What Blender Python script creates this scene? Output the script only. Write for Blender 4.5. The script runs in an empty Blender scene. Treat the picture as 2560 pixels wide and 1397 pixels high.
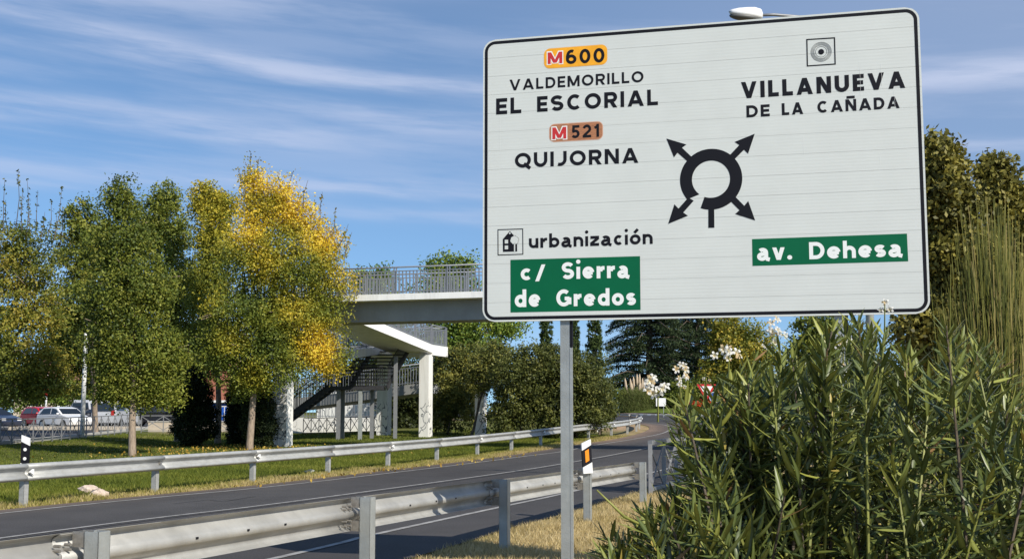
import bpy, math, random
import numpy as np
from mathutils import Vector, Matrix

# ------------------------------------------------------------------ camera, world, sun
SC = bpy.context.scene
COL = SC.collection
F, PITCH, H = 3000.0, 0.1095, 1.72
cd = bpy.data.cameras.new("camera"); cam = bpy.data.objects.new("camera", cd); COL.objects.link(cam)
cam.location = (0, 0, H); cam.rotation_euler = (math.pi / 2 + PITCH, 0, 0)
cd.sensor_width = 36; cd.lens = 36 * F / 2560; cd.clip_start = 0.05; cd.clip_end = 6000
SC.camera = cam
SUN_EL, SUN_AZ = math.radians(37.5), math.radians(41.5)       # the sun stands behind the camera, 41 degrees to the right
to_sun = Vector((math.cos(SUN_EL) * math.sin(SUN_AZ), -math.cos(SUN_EL) * math.cos(SUN_AZ), math.sin(SUN_EL)))
ld = bpy.data.lights.new("sun", 'SUN'); ld.energy = 5.0; ld.angle = math.radians(0.53); ld.color = (1.0, 0.94, 0.83)
sun = bpy.data.objects.new("sun", ld); COL.objects.link(sun)
sun.rotation_euler = to_sun.to_track_quat('Z', 'Y').to_euler(); sun.location = (10, -20, 30)

w = bpy.data.worlds.new("World"); SC.world = w; w.use_nodes = True
nt = w.node_tree; nt.nodes.clear()
def nn(t, **k):
    n = nt.nodes.new(t)
    for a, b in k.items(): setattr(n, a, b)
    return n
def mth(op, a, b=None, c=None, clamp=False):
    n = nn('ShaderNodeMath', operation=op, use_clamp=clamp)
    for i, v in enumerate((a, b, c)):
        if v is None: continue
        if isinstance(v, (int, float)): n.inputs[i].default_value = v
        else: nt.links.new(v, n.inputs[i])
    return n.outputs[0]
sky = nn('ShaderNodeTexSky', sky_type='NISHITA'); sky.sun_disc = False
sky.sun_elevation = SUN_EL; sky.sun_rotation = math.pi - SUN_AZ
sky.air_density = 1.0; sky.dust_density = 0.6; sky.ozone_density = 1.6; sky.altitude = 650
tc = nn('ShaderNodeTexCoord'); sx = nn('ShaderNodeSeparateXYZ'); nt.links.new(tc.outputs['Generated'], sx.inputs[0])
X_, Y_, Z_ = sx.outputs
az = mth('ARCTAN2', X_, Y_); el = mth('ARCSINE', Z_)
lift = nn('ShaderNodeCombineXYZ'); nt.links.new(X_, lift.inputs[0]); nt.links.new(Y_, lift.inputs[1]); nt.links.new(mth('ADD', mth('ABSOLUTE', Z_), 0.09), lift.inputs[2])
lnv = nn('ShaderNodeVectorMath', operation='NORMALIZE'); nt.links.new(lift.outputs[0], lnv.inputs[0]); nt.links.new(lnv.outputs[0], sky.inputs['Vector'])
cb = nn('ShaderNodeCombineXYZ')
nt.links.new(mth('MULTIPLY', az, 2.6), cb.inputs[0])
nt.links.new(mth('MULTIPLY_ADD', az, 1.6, mth('MULTIPLY', el, 22.0)), cb.inputs[1])
cb.inputs[2].default_value = 4.3
n1 = nn('ShaderNodeTexNoise'); n1.inputs['Scale'].default_value = 1.0; n1.inputs['Detail'].default_value = 6; n1.inputs['Roughness'].default_value = 0.52; n1.inputs['Distortion'].default_value = 0.5
nt.links.new(cb.outputs[0], n1.inputs['Vector'])
cb2 = nn('ShaderNodeCombineXYZ')
nt.links.new(mth('MULTIPLY', az, 7.0), cb2.inputs[0])
nt.links.new(mth('MULTIPLY_ADD', az, 4.5, mth('MULTIPLY', el, 70.0)), cb2.inputs[1])
n2 = nn('ShaderNodeTexNoise'); n2.inputs['Scale'].default_value = 1.0; n2.inputs['Detail'].default_value = 5; n2.inputs['Roughness'].default_value = 0.6
nt.links.new(cb2.outputs[0], n2.inputs['Vector'])
cov = mth('ADD', mth('MULTIPLY', n1.outputs[0], 0.70), mth('MULTIPLY', n2.outputs[0], 0.30))
rp = nn('ShaderNodeMapRange', interpolation_type='SMOOTHSTEP'); nt.links.new(cov, rp.inputs[0])
rp.inputs[1].default_value = 0.455; rp.inputs[2].default_value = 0.66; rp.inputs[3].default_value = 0.0; rp.inputs[4].default_value = 0.72
side = nn('ShaderNodeMapRange', interpolation_type='SMOOTHSTEP'); nt.links.new(az, side.inputs[0])
side.inputs[1].default_value = -0.25; side.inputs[2].default_value = 0.5; side.inputs[3].default_value = 0.04; side.inputs[4].default_value = 0.34
# a few long cirrus streaks: (elevation at azimuth 0, slope, half width, azimuth from, azimuth to, strength)
streaks = None
for e0, sl, hw, a0, a1, st in ((.262, -.10, .011, -2.0, .05, .50), (.228, -.02, .010, -2.0, -.12, .42), (.183, .0, .013, -2.0, -.02, .42), (.160, .015, .007, -.20, 1.4, .36), (.236, -.09, .006, -.22, 1.4, .34), (.262, .0, .012, .26, 2.2, .40), (.36, .06, .02, -1.0, 2.5, .35)):
    dd_ = mth('DIVIDE', mth('SUBTRACT', mth('ADD', el, mth('MULTIPLY', mth('SUBTRACT', n1.outputs[0], .5), .045)), mth('MULTIPLY_ADD', az, sl, e0)), hw)
    g_ = mth('EXPONENT', mth('MULTIPLY', mth('MULTIPLY', dd_, dd_), -1.0))
    f0 = nn('ShaderNodeMapRange', interpolation_type='SMOOTHSTEP'); nt.links.new(az, f0.inputs[0]); f0.inputs[1].default_value = a0 - .12; f0.inputs[2].default_value = a0 + .12
    f1 = nn('ShaderNodeMapRange', interpolation_type='SMOOTHSTEP'); nt.links.new(az, f1.inputs[0]); f1.inputs[1].default_value = a1 + .12; f1.inputs[2].default_value = a1 - .12; f1.inputs[3].default_value = 0; f1.inputs[4].default_value = 1
    tx_ = mth('MULTIPLY_ADD', n2.outputs[0], 2.4, -.45, clamp=True)
    g_ = mth('MULTIPLY', mth('MULTIPLY', mth('MULTIPLY', g_, f0.outputs[0]), mth('MULTIPLY', f1.outputs[0], st)), tx_)
    streaks = g_ if streaks is None else mth('ADD', streaks, g_)
low_ = nn('ShaderNodeMapRange', interpolation_type='SMOOTHSTEP'); nt.links.new(Z_, low_.inputs[0])      # the cirrus thins out towards the zenith
low_.inputs[1].default_value = .80; low_.inputs[2].default_value = .36; low_.inputs[3].default_value = 0; low_.inputs[4].default_value = 1
veil = mth('MULTIPLY', mth('ADD', mth('MULTIPLY_ADD', rp.outputs[0], .30, streaks), mth('MULTIPLY', side.outputs[0], mth('MULTIPLY', Z_, 3.2, clamp=True))), low_.outputs[0], clamp=True)
tint = nn('ShaderNodeMixRGB', blend_type='MULTIPLY'); tint.inputs[0].default_value = 1.0
nt.links.new(sky.outputs[0], tint.inputs[1]); tint.inputs[2].default_value = (0.86, 1.08, 1.22, 1)
mixc = nn('ShaderNodeMixRGB'); nt.links.new(veil, mixc.inputs[0]); nt.links.new(tint.outputs[0], mixc.inputs[1])
mixc.inputs[2].default_value = (5.3, 5.9, 7.6, 1)
bg = nn('ShaderNodeBackground'); bg.inputs[1].default_value = 0.104
nt.links.new(mixc.outputs[0], bg.inputs[0])
wo = nn('ShaderNodeOutputWorld'); nt.links.new(bg.outputs[0], wo.inputs[0])
SC.view_settings.view_transform = 'Standard'; SC.view_settings.look = 'None'
SC.view_settings.exposure = 0.15; SC.view_settings.gamma = 1.0; SC.view_settings.use_curve_mapping = False

# ------------------------------------------------------------------ ground shape and picture-to-place helpers
def sp(t, w): return w * np.log1p(np.exp(np.clip(np.asarray(t, float) / w, -30, 30)))
def ss(t, a, b):
    t = np.clip((np.asarray(t, float) - a) / (b - a), 0, 1); return t * t * (3 - 2 * t)
def terr(X, Y):
    X = np.asarray(X, float); Y = np.asarray(Y, float)
    r = .0205 * (sp(Y - 43, 4) - sp(Y - 125, 8))
    l = .25 * ss(Y, 40, 52) + .011 * (sp(Y - 60, 4) - sp(Y - 185, 8))
    k = ss(X, -14, -5)
    return r * k + l * (1 - k)
def tz(x, y): return float(terr(x, y))
def ray(px, py):
    c, s = math.cos(PITCH), math.sin(PITCH)
    a = (px - 1280) / F; b = -(py - 698.5) / F
    return a / (c - b * s), (s + b * c) / (c - b * s)     # X and Z gained per metre of Y
def at(px, py, Y):
    a, b = ray(px, py); return Vector((a * Y, Y, H + b * Y))
def G(px, py):
    a, b = ray(px, py); y = np.concatenate([np.arange(3, 60, .05), np.arange(60, 300, .2)])
    g = H + b * y - terr(a * y, y); i = int(np.argmax(g < 0))
    t = y[i - 1] + (y[i] - y[i - 1]) * g[i - 1] / (g[i - 1] - g[i])
    return float(a * t), float(t)

# ------------------------------------------------------------------ materials
def hexm(c): return (c[0], c[1], c[2], 1.0)
def mat(name, col, rough=0.6, metal=0.0, var=0.0, vscale=8.0, bump=0.0, bscale=40.0, attr=None, spec=0.5, transl=0.0, col2=None, stretch=None, streak=0.0):
    m = bpy.data.materials.new(name); m.use_nodes = True
    t = m.node_tree; b = t.nodes['Principled BSDF']
    b.inputs['Roughness'].default_value = rough; b.inputs['Metallic'].default_value = metal
    b.inputs['Specular IOR Level'].default_value = spec
    co = t.nodes.new('ShaderNodeTexCoord'); src = co.outputs['Object']
    if stretch:
        mp = t.nodes.new('ShaderNodeMapping'); mp.inputs['Scale'].default_value = stretch
        t.links.new(src, mp.inputs[0]); src = mp.outputs[0]
    base = None
    if attr:
        a = t.nodes.new('ShaderNodeAttribute'); a.attribute_name = attr; base = a.outputs['Color']
    if var > 0 or col2:
        n = t.nodes.new('ShaderNodeTexNoise'); n.inputs['Scale'].default_value = vscale; n.inputs['Detail'].default_value = 6; n.inputs['Roughness'].default_value = .6
        t.links.new(src, n.inputs['Vector'])
        mr = t.nodes.new('ShaderNodeMapRange'); t.links.new(n.outputs[0], mr.inputs[0]); mr.inputs[1].default_value = .3; mr.inputs[2].default_value = .7
        if col2:
            mx = t.nodes.new('ShaderNodeMixRGB'); t.links.new(mr.outputs[0], mx.inputs[0])
            mx.inputs[1].default_value = hexm(col); mx.inputs[2].default_value = hexm(col2); base = mx.outputs[0]
        if var > 0:
            mr2 = t.nodes.new('ShaderNodeMapRange'); t.links.new(n.outputs[0], mr2.inputs[0]); mr2.inputs[1].default_value = .3; mr2.inputs[2].default_value = .7
            mr2.inputs[3].default_value = 1 - var; mr2.inputs[4].default_value = 1 + var
            vm = t.nodes.new('ShaderNodeVectorMath'); vm.operation = 'SCALE'
            if base is not None: t.links.new(base, vm.inputs[0])
            else: vm.inputs[0].default_value = col
            t.links.new(mr2.outputs[0], vm.inputs['Scale']); base = vm.outputs[0]
    if base is not None: t.links.new(base, b.inputs['Base Color'])
    else: b.inputs['Base Color'].default_value = hexm(col)
    if bump > 0:
        n = t.nodes.new('ShaderNodeTexNoise'); n.inputs['Scale'].default_value = bscale; n.inputs['Detail'].default_value = 5
        t.links.new(src, n.inputs['Vector'])
        bm_ = t.nodes.new('ShaderNodeBump'); bm_.inputs['Strength'].default_value = bump; bm_.inputs['Distance'].default_value = .02
        t.links.new(n.outputs[0], bm_.inputs['Height']); t.links.new(bm_.outputs[0], b.inputs['Normal'])
    if transl > 0:
        o = t.nodes['Material Output']; tr = t.nodes.new('ShaderNodeBsdfTranslucent'); ms = t.nodes.new('ShaderNodeMixShader')
        ms.inputs[0].default_value = transl
        if base is not None: t.links.new(base, tr.inputs[0])
        else: tr.inputs[0].default_value = hexm(col)
        t.links.new(b.outputs[0], ms.inputs[1]); t.links.new(tr.outputs[0], ms.inputs[2]); t.links.new(ms.outputs[0], o.inputs[0])
    return m
M = {}
M['galv'] = mat('galvanised_steel', (.37, .39, .385), .42, .35, .16, 5, .15, 60)
M['galv_dull'] = mat('weathered_galvanised', (.42, .42, .40), .52, .25, .15, 4, .15, 50, stretch=(1, 1, 3))
M['galv_back'] = mat('weathered_rail_steel', (.37, .365, .345), .55, .15, .2, 2.5, .12, 60)
M['bolt'] = mat('bolt_steel', (.35, .33, .30), .45, .6, .2, 30)
M['grey_paint'] = mat('grey_fence_paint', (.22, .225, .235), .5, .2, .12, 10)
M['rail_paint'] = mat('bridge_railing_paint', (.22, .23, .25), .5, .2, .1, 10)
M['dark_steel'] = mat('dark_stair_steel', (.045, .045, .05), .5, .3, .2, 8)
M['concrete_white'] = mat('white_painted_concrete', (.86, .85, .82), .75, 0, .07, 1.3, .12, 20)
M['concrete_grey'] = mat('grey_concrete', (.29, .29, .28), .8, 0, .1, 1.5, .15, 20)
M['beige'] = mat('beige_rendered_wall', (.52, .44, .35), .85, 0, .1, 1.2, .15, 12)
M['white'] = mat('white_paint', (.78, .78, .76), .5, 0, .04, 6)
M['black'] = mat('black_film', (.008, .008, .012), .55, 0, spec=.2)
M['orange'] = mat('orange_reflector', (.85, .27, .01), .3)
M['green_film'] = mat('green_reflective_film', (.001, .115, .048), .5, 0, .06, 3, spec=.2)
M['white_film'] = mat('white_reflective_film', (.82, .84, .82), .4)
M['amber_film'] = mat('amber_reflective_film', (.9, .40, .015), .38, 0, .12, 14, stretch=(1, 1, 1))
M['amber_light'] = mat('amber_rim_film', (.85, .42, .06), .38)
M['brown_film'] = mat('faded_brown_film', (.40, .17, .08), .45, 0, .35, 22, stretch=(1, 1, 5))
M['brown_light'] = mat('faded_rim_film', (.62, .36, .25), .45)
M['red_film'] = mat('red_film', (.55, .03, .03), .4, 0, .1, 20)
M['red'] = mat('red_paint', (.50, .02, .02), .35)
M['blue'] = mat('blue_paint', (.01, .08, .42), .4)
M['bark'] = mat('pale_bark', (.30, .23, .17), .9, 0, .35, 6, .8, 14, stretch=(3, 3, .7))
M['bark_dark'] = mat('dark_bark', (.11, .085, .06), .9, 0, .3, 6, .7, 14)
M['stem'] = mat('yellow_green_stem', (.22, .23, .05), .55, 0, .3, 8)
M['leaf'] = mat('foliage', (.1, .15, .03), .55, 0, attr='col', spec=.3, transl=.28)
M['gloss_leaf'] = mat('oleander_foliage', (.1, .15, .03), .38, 0, attr='col', spec=.35, transl=.09)
M['needle'] = mat('conifer_foliage', (.03, .05, .02), .65, 0, attr='col', spec=.2, transl=.08)
M['grass'] = mat('grass_blades', (.1, .2, .03), .65, 0, attr='col', spec=.2, transl=.3)
M['petal'] = mat('white_petal', (.82, .80, .74), .6, 0, attr='col', transl=.35)
M['plume'] = mat('pampas_plume', (.62, .50, .36), .9, 0, .15, 20, transl=.3)
M['glass'] = mat('tinted_glass', (.015, .018, .022), .06, 0, spec=.8)
M['tyre'] = mat('tyre_rubber', (.02, .02, .02), .8)
M['rim'] = mat('alloy_rim', (.45, .45, .46), .35, .7)
M['tile_roof'] = mat('terracotta_tiles', (.38, .20, .13), .85, 0, .25, 3, .4, 10)
M['brick_wall'] = mat('brick_wall', (.36, .13, .08), .85, 0, .2, 5, .3, 15)
M['kerb'] = mat('kerb_stone', (.48, .46, .42), .8, 0, .12, 3, .2, 20)
M['paint_line'] = mat('worn_road_paint', (.31, .30, .285), .8, 0, .35, 5)
M['paving'] = mat('beige_paving', (.50, .43, .34), .85, 0, .1, 1.5)
M['soil'] = mat('reddish_soil', (.40, .26, .18), .95, 0, .25, 4, .5, 10)
M['rock'] = mat('pale_rock', (.56, .45, .37), .9, 0, .2, 12, .6, 20)
M['lamp_white'] = mat('lamp_shell', (.80, .80, .80), .3)
M['lamp_under'] = mat('lamp_diffuser', (.10, .10, .095), .5)

# sign face: white film with fine horizontal ribs
def sign_face():
    m = mat('ribbed_sign_film', (.63, .655, .63), .42, 0, .03, 2.5); t = m.node_tree; b = t.nodes['Principled BSDF']
    co = t.nodes.new('ShaderNodeTexCoord'); wv = t.nodes.new('ShaderNodeTexWave'); wv.bands_direction = 'Z'; wv.wave_profile = 'SIN'
    wv.inputs['Scale'].default_value = 9.7; t.links.new(co.outputs['Object'], wv.inputs['Vector'])
    bp = t.nodes.new('ShaderNodeBump'); bp.inputs['Strength'].default_value = .10; bp.inputs['Distance'].default_value = .003
    t.links.new(wv.outputs[0], bp.inputs['Height']); t.links.new(bp.outputs[0], b.inputs['Normal'])
    return m
M['sign_face'] = sign_face()
def asphalt():
    m = mat('asphalt', (.05, .05, .05), .8, 0, .12, 1.2, attr='col', spec=.3); t = m.node_tree; b = t.nodes['Principled BSDF']
    co = t.nodes.new('ShaderNodeTexCoord'); n = t.nodes.new('ShaderNodeTexNoise'); n.inputs['Scale'].default_value = 45; n.inputs['Detail'].default_value = 4
    t.links.new(co.outputs['Object'], n.inputs['Vector'])
    src = b.inputs['Base Color'].links[0].from_socket
    mr = t.nodes.new('ShaderNodeMapRange'); mr.inputs[1].default_value = .35; mr.inputs[2].default_value = .65; mr.inputs[3].default_value = .72; mr.inputs[4].default_value = 1.35
    t.links.new(n.outputs[0], mr.inputs[0]); vm = t.nodes.new('ShaderNodeVectorMath'); vm.operation = 'SCALE'
    t.links.new(src, vm.inputs[0]); t.links.new(mr.outputs[0], vm.inputs['Scale']); t.links.new(vm.outputs[0], b.inputs['Base Color'])
    bp = t.nodes.new('ShaderNodeBump'); bp.inputs['Strength'].default_value = .4; bp.inputs['Distance'].default_value = .01
    t.links.new(n.outputs[0], bp.inputs['Height']); t.links.new(bp.outputs[0], b.inputs['Normal'])
    return m
M['asphalt'] = asphalt()
M['ground'] = mat('ground_cover', (.1, .1, .05), .95, 0, .3, 1.6, .6, 6, attr='col', spec=.1)
def stains(m, amt=.22):
    t = m.node_tree; b = t.nodes['Principled BSDF']; src = b.inputs['Base Color'].links[0].from_socket
    co = t.nodes.new('ShaderNodeTexCoord'); mp = t.nodes.new('ShaderNodeMapping'); mp.inputs['Scale'].default_value = (3.2, 3.2, .35); t.links.new(co.outputs['Object'], mp.inputs[0])
    n = t.nodes.new('ShaderNodeTexNoise'); n.inputs['Scale'].default_value = 1.2; n.inputs['Detail'].default_value = 7; n.inputs['Roughness'].default_value = .7; t.links.new(mp.outputs[0], n.inputs['Vector'])
    mr = t.nodes.new('ShaderNodeMapRange'); t.links.new(n.outputs[0], mr.inputs[0]); mr.inputs[1].default_value = .48; mr.inputs[2].default_value = .72; mr.inputs[3].default_value = 0; mr.inputs[4].default_value = amt
    mx = t.nodes.new('ShaderNodeMixRGB'); t.links.new(mr.outputs[0], mx.inputs[0]); t.links.new(src, mx.inputs[1]); mx.inputs[2].default_value = (.22, .20, .16, 1); t.links.new(mx.outputs[0], b.inputs['Base Color'])
def graffiti(seed):
    m = mat('graffiti_concrete_%d' % seed, (.80, .79, .75), .75, 0); t = m.node_tree; b = t.nodes['Principled BSDF']
    co = t.nodes.new('ShaderNodeTexCoord'); mp = t.nodes.new('ShaderNodeMapping'); mp.inputs['Location'].default_value = (seed * 3.1, seed * 1.7, seed * .3); mp.inputs['Scale'].default_value = (1, 1, .7)
    t.links.new(co.outputs['Object'], mp.inputs[0])
    n = t.nodes.new('ShaderNodeTexNoise'); n.inputs['Scale'].default_value = 2.2; n.inputs['Detail'].default_value = 1; t.links.new(mp.outputs[0], n.inputs['Vector'])
    a = t.nodes.new('ShaderNodeMath'); a.operation = 'SUBTRACT'; t.links.new(n.outputs[0], a.inputs[0]); a.inputs[1].default_value = .5
    c = t.nodes.new('ShaderNodeMath'); c.operation = 'ABSOLUTE'; t.links.new(a.outputs[0], c.inputs[0])
    mr = t.nodes.new('ShaderNodeMapRange'); t.links.new(c.outputs[0], mr.inputs[0]); mr.inputs[1].default_value = .006; mr.inputs[2].default_value = .016; mr.inputs[3].default_value = 1; mr.inputs[4].default_value = 0
    sxn = t.nodes.new('ShaderNodeSeparateXYZ'); t.links.new(co.outputs['Object'], sxn.inputs[0])
    mz = t.nodes.new('ShaderNodeMapRange'); t.links.new(sxn.outputs[2], mz.inputs[0]); mz.inputs[1].default_value = 2.4; mz.inputs[2].default_value = 2.1
    ml = t.nodes.new('ShaderNodeMath'); ml.operation = 'MULTIPLY'; t.links.new(mr.outputs[0], ml.inputs[0]); t.links.new(mz.outputs[0], ml.inputs[1])
    mx = t.nodes.new('ShaderNodeMixRGB'); t.links.new(ml.outputs[0], mx.inputs[0]); mx.inputs[1].default_value = (.80, .79, .75, 1); mx.inputs[2].default_value = (.06, .08, .10, 1)
    t.links.new(mx.outputs[0], b.inputs['Base Color'])
    return m
M['graf1'] = graffiti(1); M['graf2'] = graffiti(4)
for k_ in ('concrete_white', 'concrete_grey', 'beige', 'kerb', 'galv_back', 'galv_dull'): stains(M[k_], .22 if 'concrete' in k_ or k_ == 'beige' else .10)
for k_ in ('graf1', 'graf2'): stains(M[k_], .25)

# ------------------------------------------------------------------ object helpers
def link(o, parent=None):
    COL.objects.link(o)
    if parent is not None: o.parent = parent
    return o
def tag(o, label=None, cat=None, group=None, kind=None):
    if label: o['label'] = label
    if cat: o['category'] = cat
    if group: o['group'] = group
    if kind: o['kind'] = kind
    return o
def empty(name, loc=(0, 0, 0), rz=0.0, label=None, cat=None, group=None):
    o = bpy.data.objects.new(name, None); o.empty_display_size = .2; link(o); o.location = loc; o.rotation_euler = (0, 0, rz)
    return tag(o, label, cat, group)
def mesh(name, V, Fc, m, parent=None, smooth=False):
    me = bpy.data.meshes.new(name); me.from_pydata([tuple(v) for v in V], [], Fc); me.materials.append(m)
    if smooth:
        me.polygons.foreach_set('use_smooth', [True] * len(me.polygons))
    me.update()
    return link(bpy.data.objects.new(name, me), parent)
def copy_tree(o, parent=None):
    c = o.copy(); link(c)
    if parent is not None: c.parent = parent
    for ch in list(o.children): copy_tree(ch, c)
    return c
class MB:
    def __init__(s): s.V = []; s.F = []
    def add(s, V, Fc):
        k = len(s.V); s.V += [tuple(v) for v in V]; s.F += [tuple(i + k for i in f) for f in Fc]
    def box(s, x0, x1, y0, y1, z0, z1):
        s.add([(x0, y0, z0), (x1, y0, z0), (x1, y1, z0), (x0, y1, z0), (x0, y0, z1), (x1, y0, z1), (x1, y1, z1), (x0, y1, z1)],
              [(0, 3, 2, 1), (4, 5, 6, 7), (0, 1, 5, 4), (1, 2, 6, 5), (2, 3, 7, 6), (3, 0, 4, 7)])
    def bar(s, p, q, wd, dp, up=(0, 0, 1)):
        p = Vector(p); q = Vector(q); d = (q - p).normalized(); u = Vector(up)
        if abs(d.dot(u)) > .98: u = Vector((0, 1, 0))
        a = d.cross(u).normalized() * wd / 2; b = a.normalized().cross(d) * dp / 2
        V = [p - a - b, p + a - b, p + a + b, p - a + b, q - a - b, q + a - b, q + a + b, q - a + b]
        s.add(V, [(0, 1, 2, 3), (4, 7, 6, 5), (0, 4, 5, 1), (1, 5, 6, 2), (2, 6, 7, 3), (3, 7, 4, 0)])
    def tube(s, pts, rad, n=8, cap=True):
        pts = [Vector(p) for p in pts]
        if not hasattr(rad, '__len__'): rad = [rad] * len(pts)
        V = []; Fc = []; d0 = None; a = None
        for i, p in enumerate(pts):
            d = (pts[min(i + 1, len(pts) - 1)] - pts[max(i - 1, 0)]).normalized()
            if a is None:
                u = Vector((0, 0, 1)) if abs(d.z) < .9 else Vector((1, 0, 0)); a = d.cross(u).normalized()
            else: a = (a - d * a.dot(d)).normalized()
            b = d.cross(a)
            for k in range(n):
                t = 2 * math.pi * k / n; V.append(p + (a * math.cos(t) + b * math.sin(t)) * rad[i])
        for i in range(len(pts) - 1):
            for k in range(n):
                Fc.append((i * n + k, i * n + (k + 1) % n, (i + 1) * n + (k + 1) % n, (i + 1) * n + k))
        if cap: Fc.append(tuple(range(n - 1, -1, -1))); Fc.append(tuple((len(pts) - 1) * n + k for k in range(n)))
        s.add(V, Fc)
    def prism(s, poly, v0, v1):            # polygon given in (x, z), pushed along y from v0 to v1
        n = len(poly); s.add([(x, v0, z) for x, z in poly] + [(x, v1, z) for x, z in poly],
            [tuple(range(n)), tuple(range(2 * n - 1, n - 1, -1))] + [(i, i + n, (i + 1) % n + n, (i + 1) % n) for i in range(n)])
    def ell(s, c, r, nu=12, nv=8, rnd=0, rg=None):
        V = []; Fc = []
        for j in range(nv + 1):
            ph = math.pi * j / nv
            for i in range(nu):
                th = 2 * math.pi * i / nu; k = 1 + (rg.uniform(-rnd, rnd) if rnd else 0)
                V.append((c[0] + r[0] * math.sin(ph) * math.cos(th) * k, c[1] + r[1] * math.sin(ph) * math.sin(th) * k, c[2] + r[2] * math.cos(ph) * k))
        for j in range(nv):
            for i in range(nu): Fc.append((j * nu + i, (j + 1) * nu + i, (j + 1) * nu + (i + 1) % nu, j * nu + (i + 1) % nu))
        s.add(V, Fc)
    def build(s, name, m, parent=None, smooth=False): return mesh(name, s.V, s.F, m, parent, smooth)

def quads(name, P, C, m, parent=None, per=4):
    """P: (N*per,3) corners of N faces with per corners each; C: (N,3) colours"""
    N = len(P) // per; me = bpy.data.meshes.new(name)
    me.vertices.add(len(P)); me.vertices.foreach_set('co', np.ascontiguousarray(P, dtype=np.float32).ravel())
    me.loops.add(len(P)); me.loops.foreach_set('vertex_index', np.arange(len(P), dtype=np.int32))
    me.polygons.add(N); me.polygons.foreach_set('loop_start', np.arange(0, len(P), per, dtype=np.int32))
    me.polygons.foreach_set('loop_total', np.full(N, per, dtype=np.int32))
    me.update(calc_edges=True)
    a = me.attributes.new('col', 'FLOAT_COLOR', 'FACE'); c = np.ones((N, 4), dtype=np.float32); c[:, :3] = C
    a.data.foreach_set('color', c.ravel()); me.materials.append(m)
    return link(bpy.data.objects.new(name, me), parent)

def norm(v): return v / np.maximum(np.linalg.norm(v, axis=1, keepdims=True), 1e-9)
def leafquads(c, rs, L, W, n_bias=None):
    """leaf shaped quads at centres c"""
    n = len(c); a = norm(rs.normal(size=(n, 3))); nb = rs.normal(size=(n, 3))
    if n_bias is not None: nb = nb + n_bias
    b = norm(np.cross(a, nb)); l = L * rs.uniform(.7, 1.25, (n, 1)); ww = W * rs.uniform(.7, 1.25, (n, 1))
    P = np.empty((n, 4, 3)); P[:, 0] = c - a * l * .5; P[:, 1] = c + b * ww * .5 - a * l * .05; P[:, 2] = c + a * l * .5; P[:, 3] = c - b * ww * .5 - a * l * .05
    return P.reshape(-1, 3)
def pick(pal, t, rs):
    pal = np.array(pal, float); t = np.clip(t, 0, .9999) * (len(pal) - 1); i = t.astype(int); f = (t - i)[:, None]
    return pal[i] * (1 - f) + pal[i + 1] * f
GREEN = [(.028, .045, .010), (.050, .080, .014), (.085, .115, .018), (.12, .13, .02)]
LEAFK = 2.0
def crown(name, lobes, n, leaf, pal, parent, seed, clump=.42, tfun=None, m=None, per=34, cut=None, asp=.62, shell=.42, drop=0):
    rs = np.random.RandomState(seed); tot = sum((l[1][0] * l[1][1] * l[1][2]) ** .62 for l in lobes); cs = []; ns = []
    for c, r in lobes:
        k = max(3, int(n / per * (r[0] * r[1] * r[2]) ** .62 / tot))
        u = norm(rs.normal(size=(k, 3))); rad = rs.uniform(0, 1, (k, 1)) ** shell
        bump = 1 + .13 * np.sin(u[:, :1] * 5 + seed) + .10 * np.sin(u[:, 2:] * 7 + seed * 2) + np.clip(rs.normal(0, .06, (k, 1)), -.1, .1)
        cs.append(np.array(c) + u * rad * bump * np.array(r)); ns.append(u)
    cs = np.concatenate(cs); ns = np.concatenate(ns); k = len(cs)
    sz = clump * rs.uniform(.55, 1.35, (k, 1))
    idx = np.repeat(np.arange(k), per); off = np.clip(rs.normal(size=(k * per, 3)) * .5, -.85, .85); off[:, 2] *= .8
    P = cs[idx] + off * sz[idx]
    P[:, 2] -= drop * np.abs(rs.normal(size=k * per))
    t = rs.uniform(0, 1, k)[idx] * .72 + rs.uniform(0, 1, k * per) * .28
    if tfun is not None: t = tfun(P, t, rs)
    if cut is not None:
        keep = ~cut(P); P = P[keep]; t = t[keep]; idx = idx[keep]
    C = np.clip(pick(pal, t, rs) * LEAFK * rs.uniform(.85, 1.15, (len(P), 1)), 0, .8)
    bias = ns[idx] * .8 + np.array([0, 0, .6])
    o = quads(name, leafquads(P, rs, leaf, leaf * asp, bias), C, m or M['leaf'], parent); o['kind'] = 'stuff'
    return o
def lobe(px, py, rx, ry, Y, dy=0, thick=None):
    """ellipsoid whose outline in the photograph is centred at px,py with half sizes rx,ry (photo pixels) at distance Y"""
    c = at(px, py, Y + dy); k = (Y + dy) / F
    return ((c.x, c.y, c.z), (rx * k, (thick if thick else (rx + ry) * .5 * k * .9), ry * k))
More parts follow.
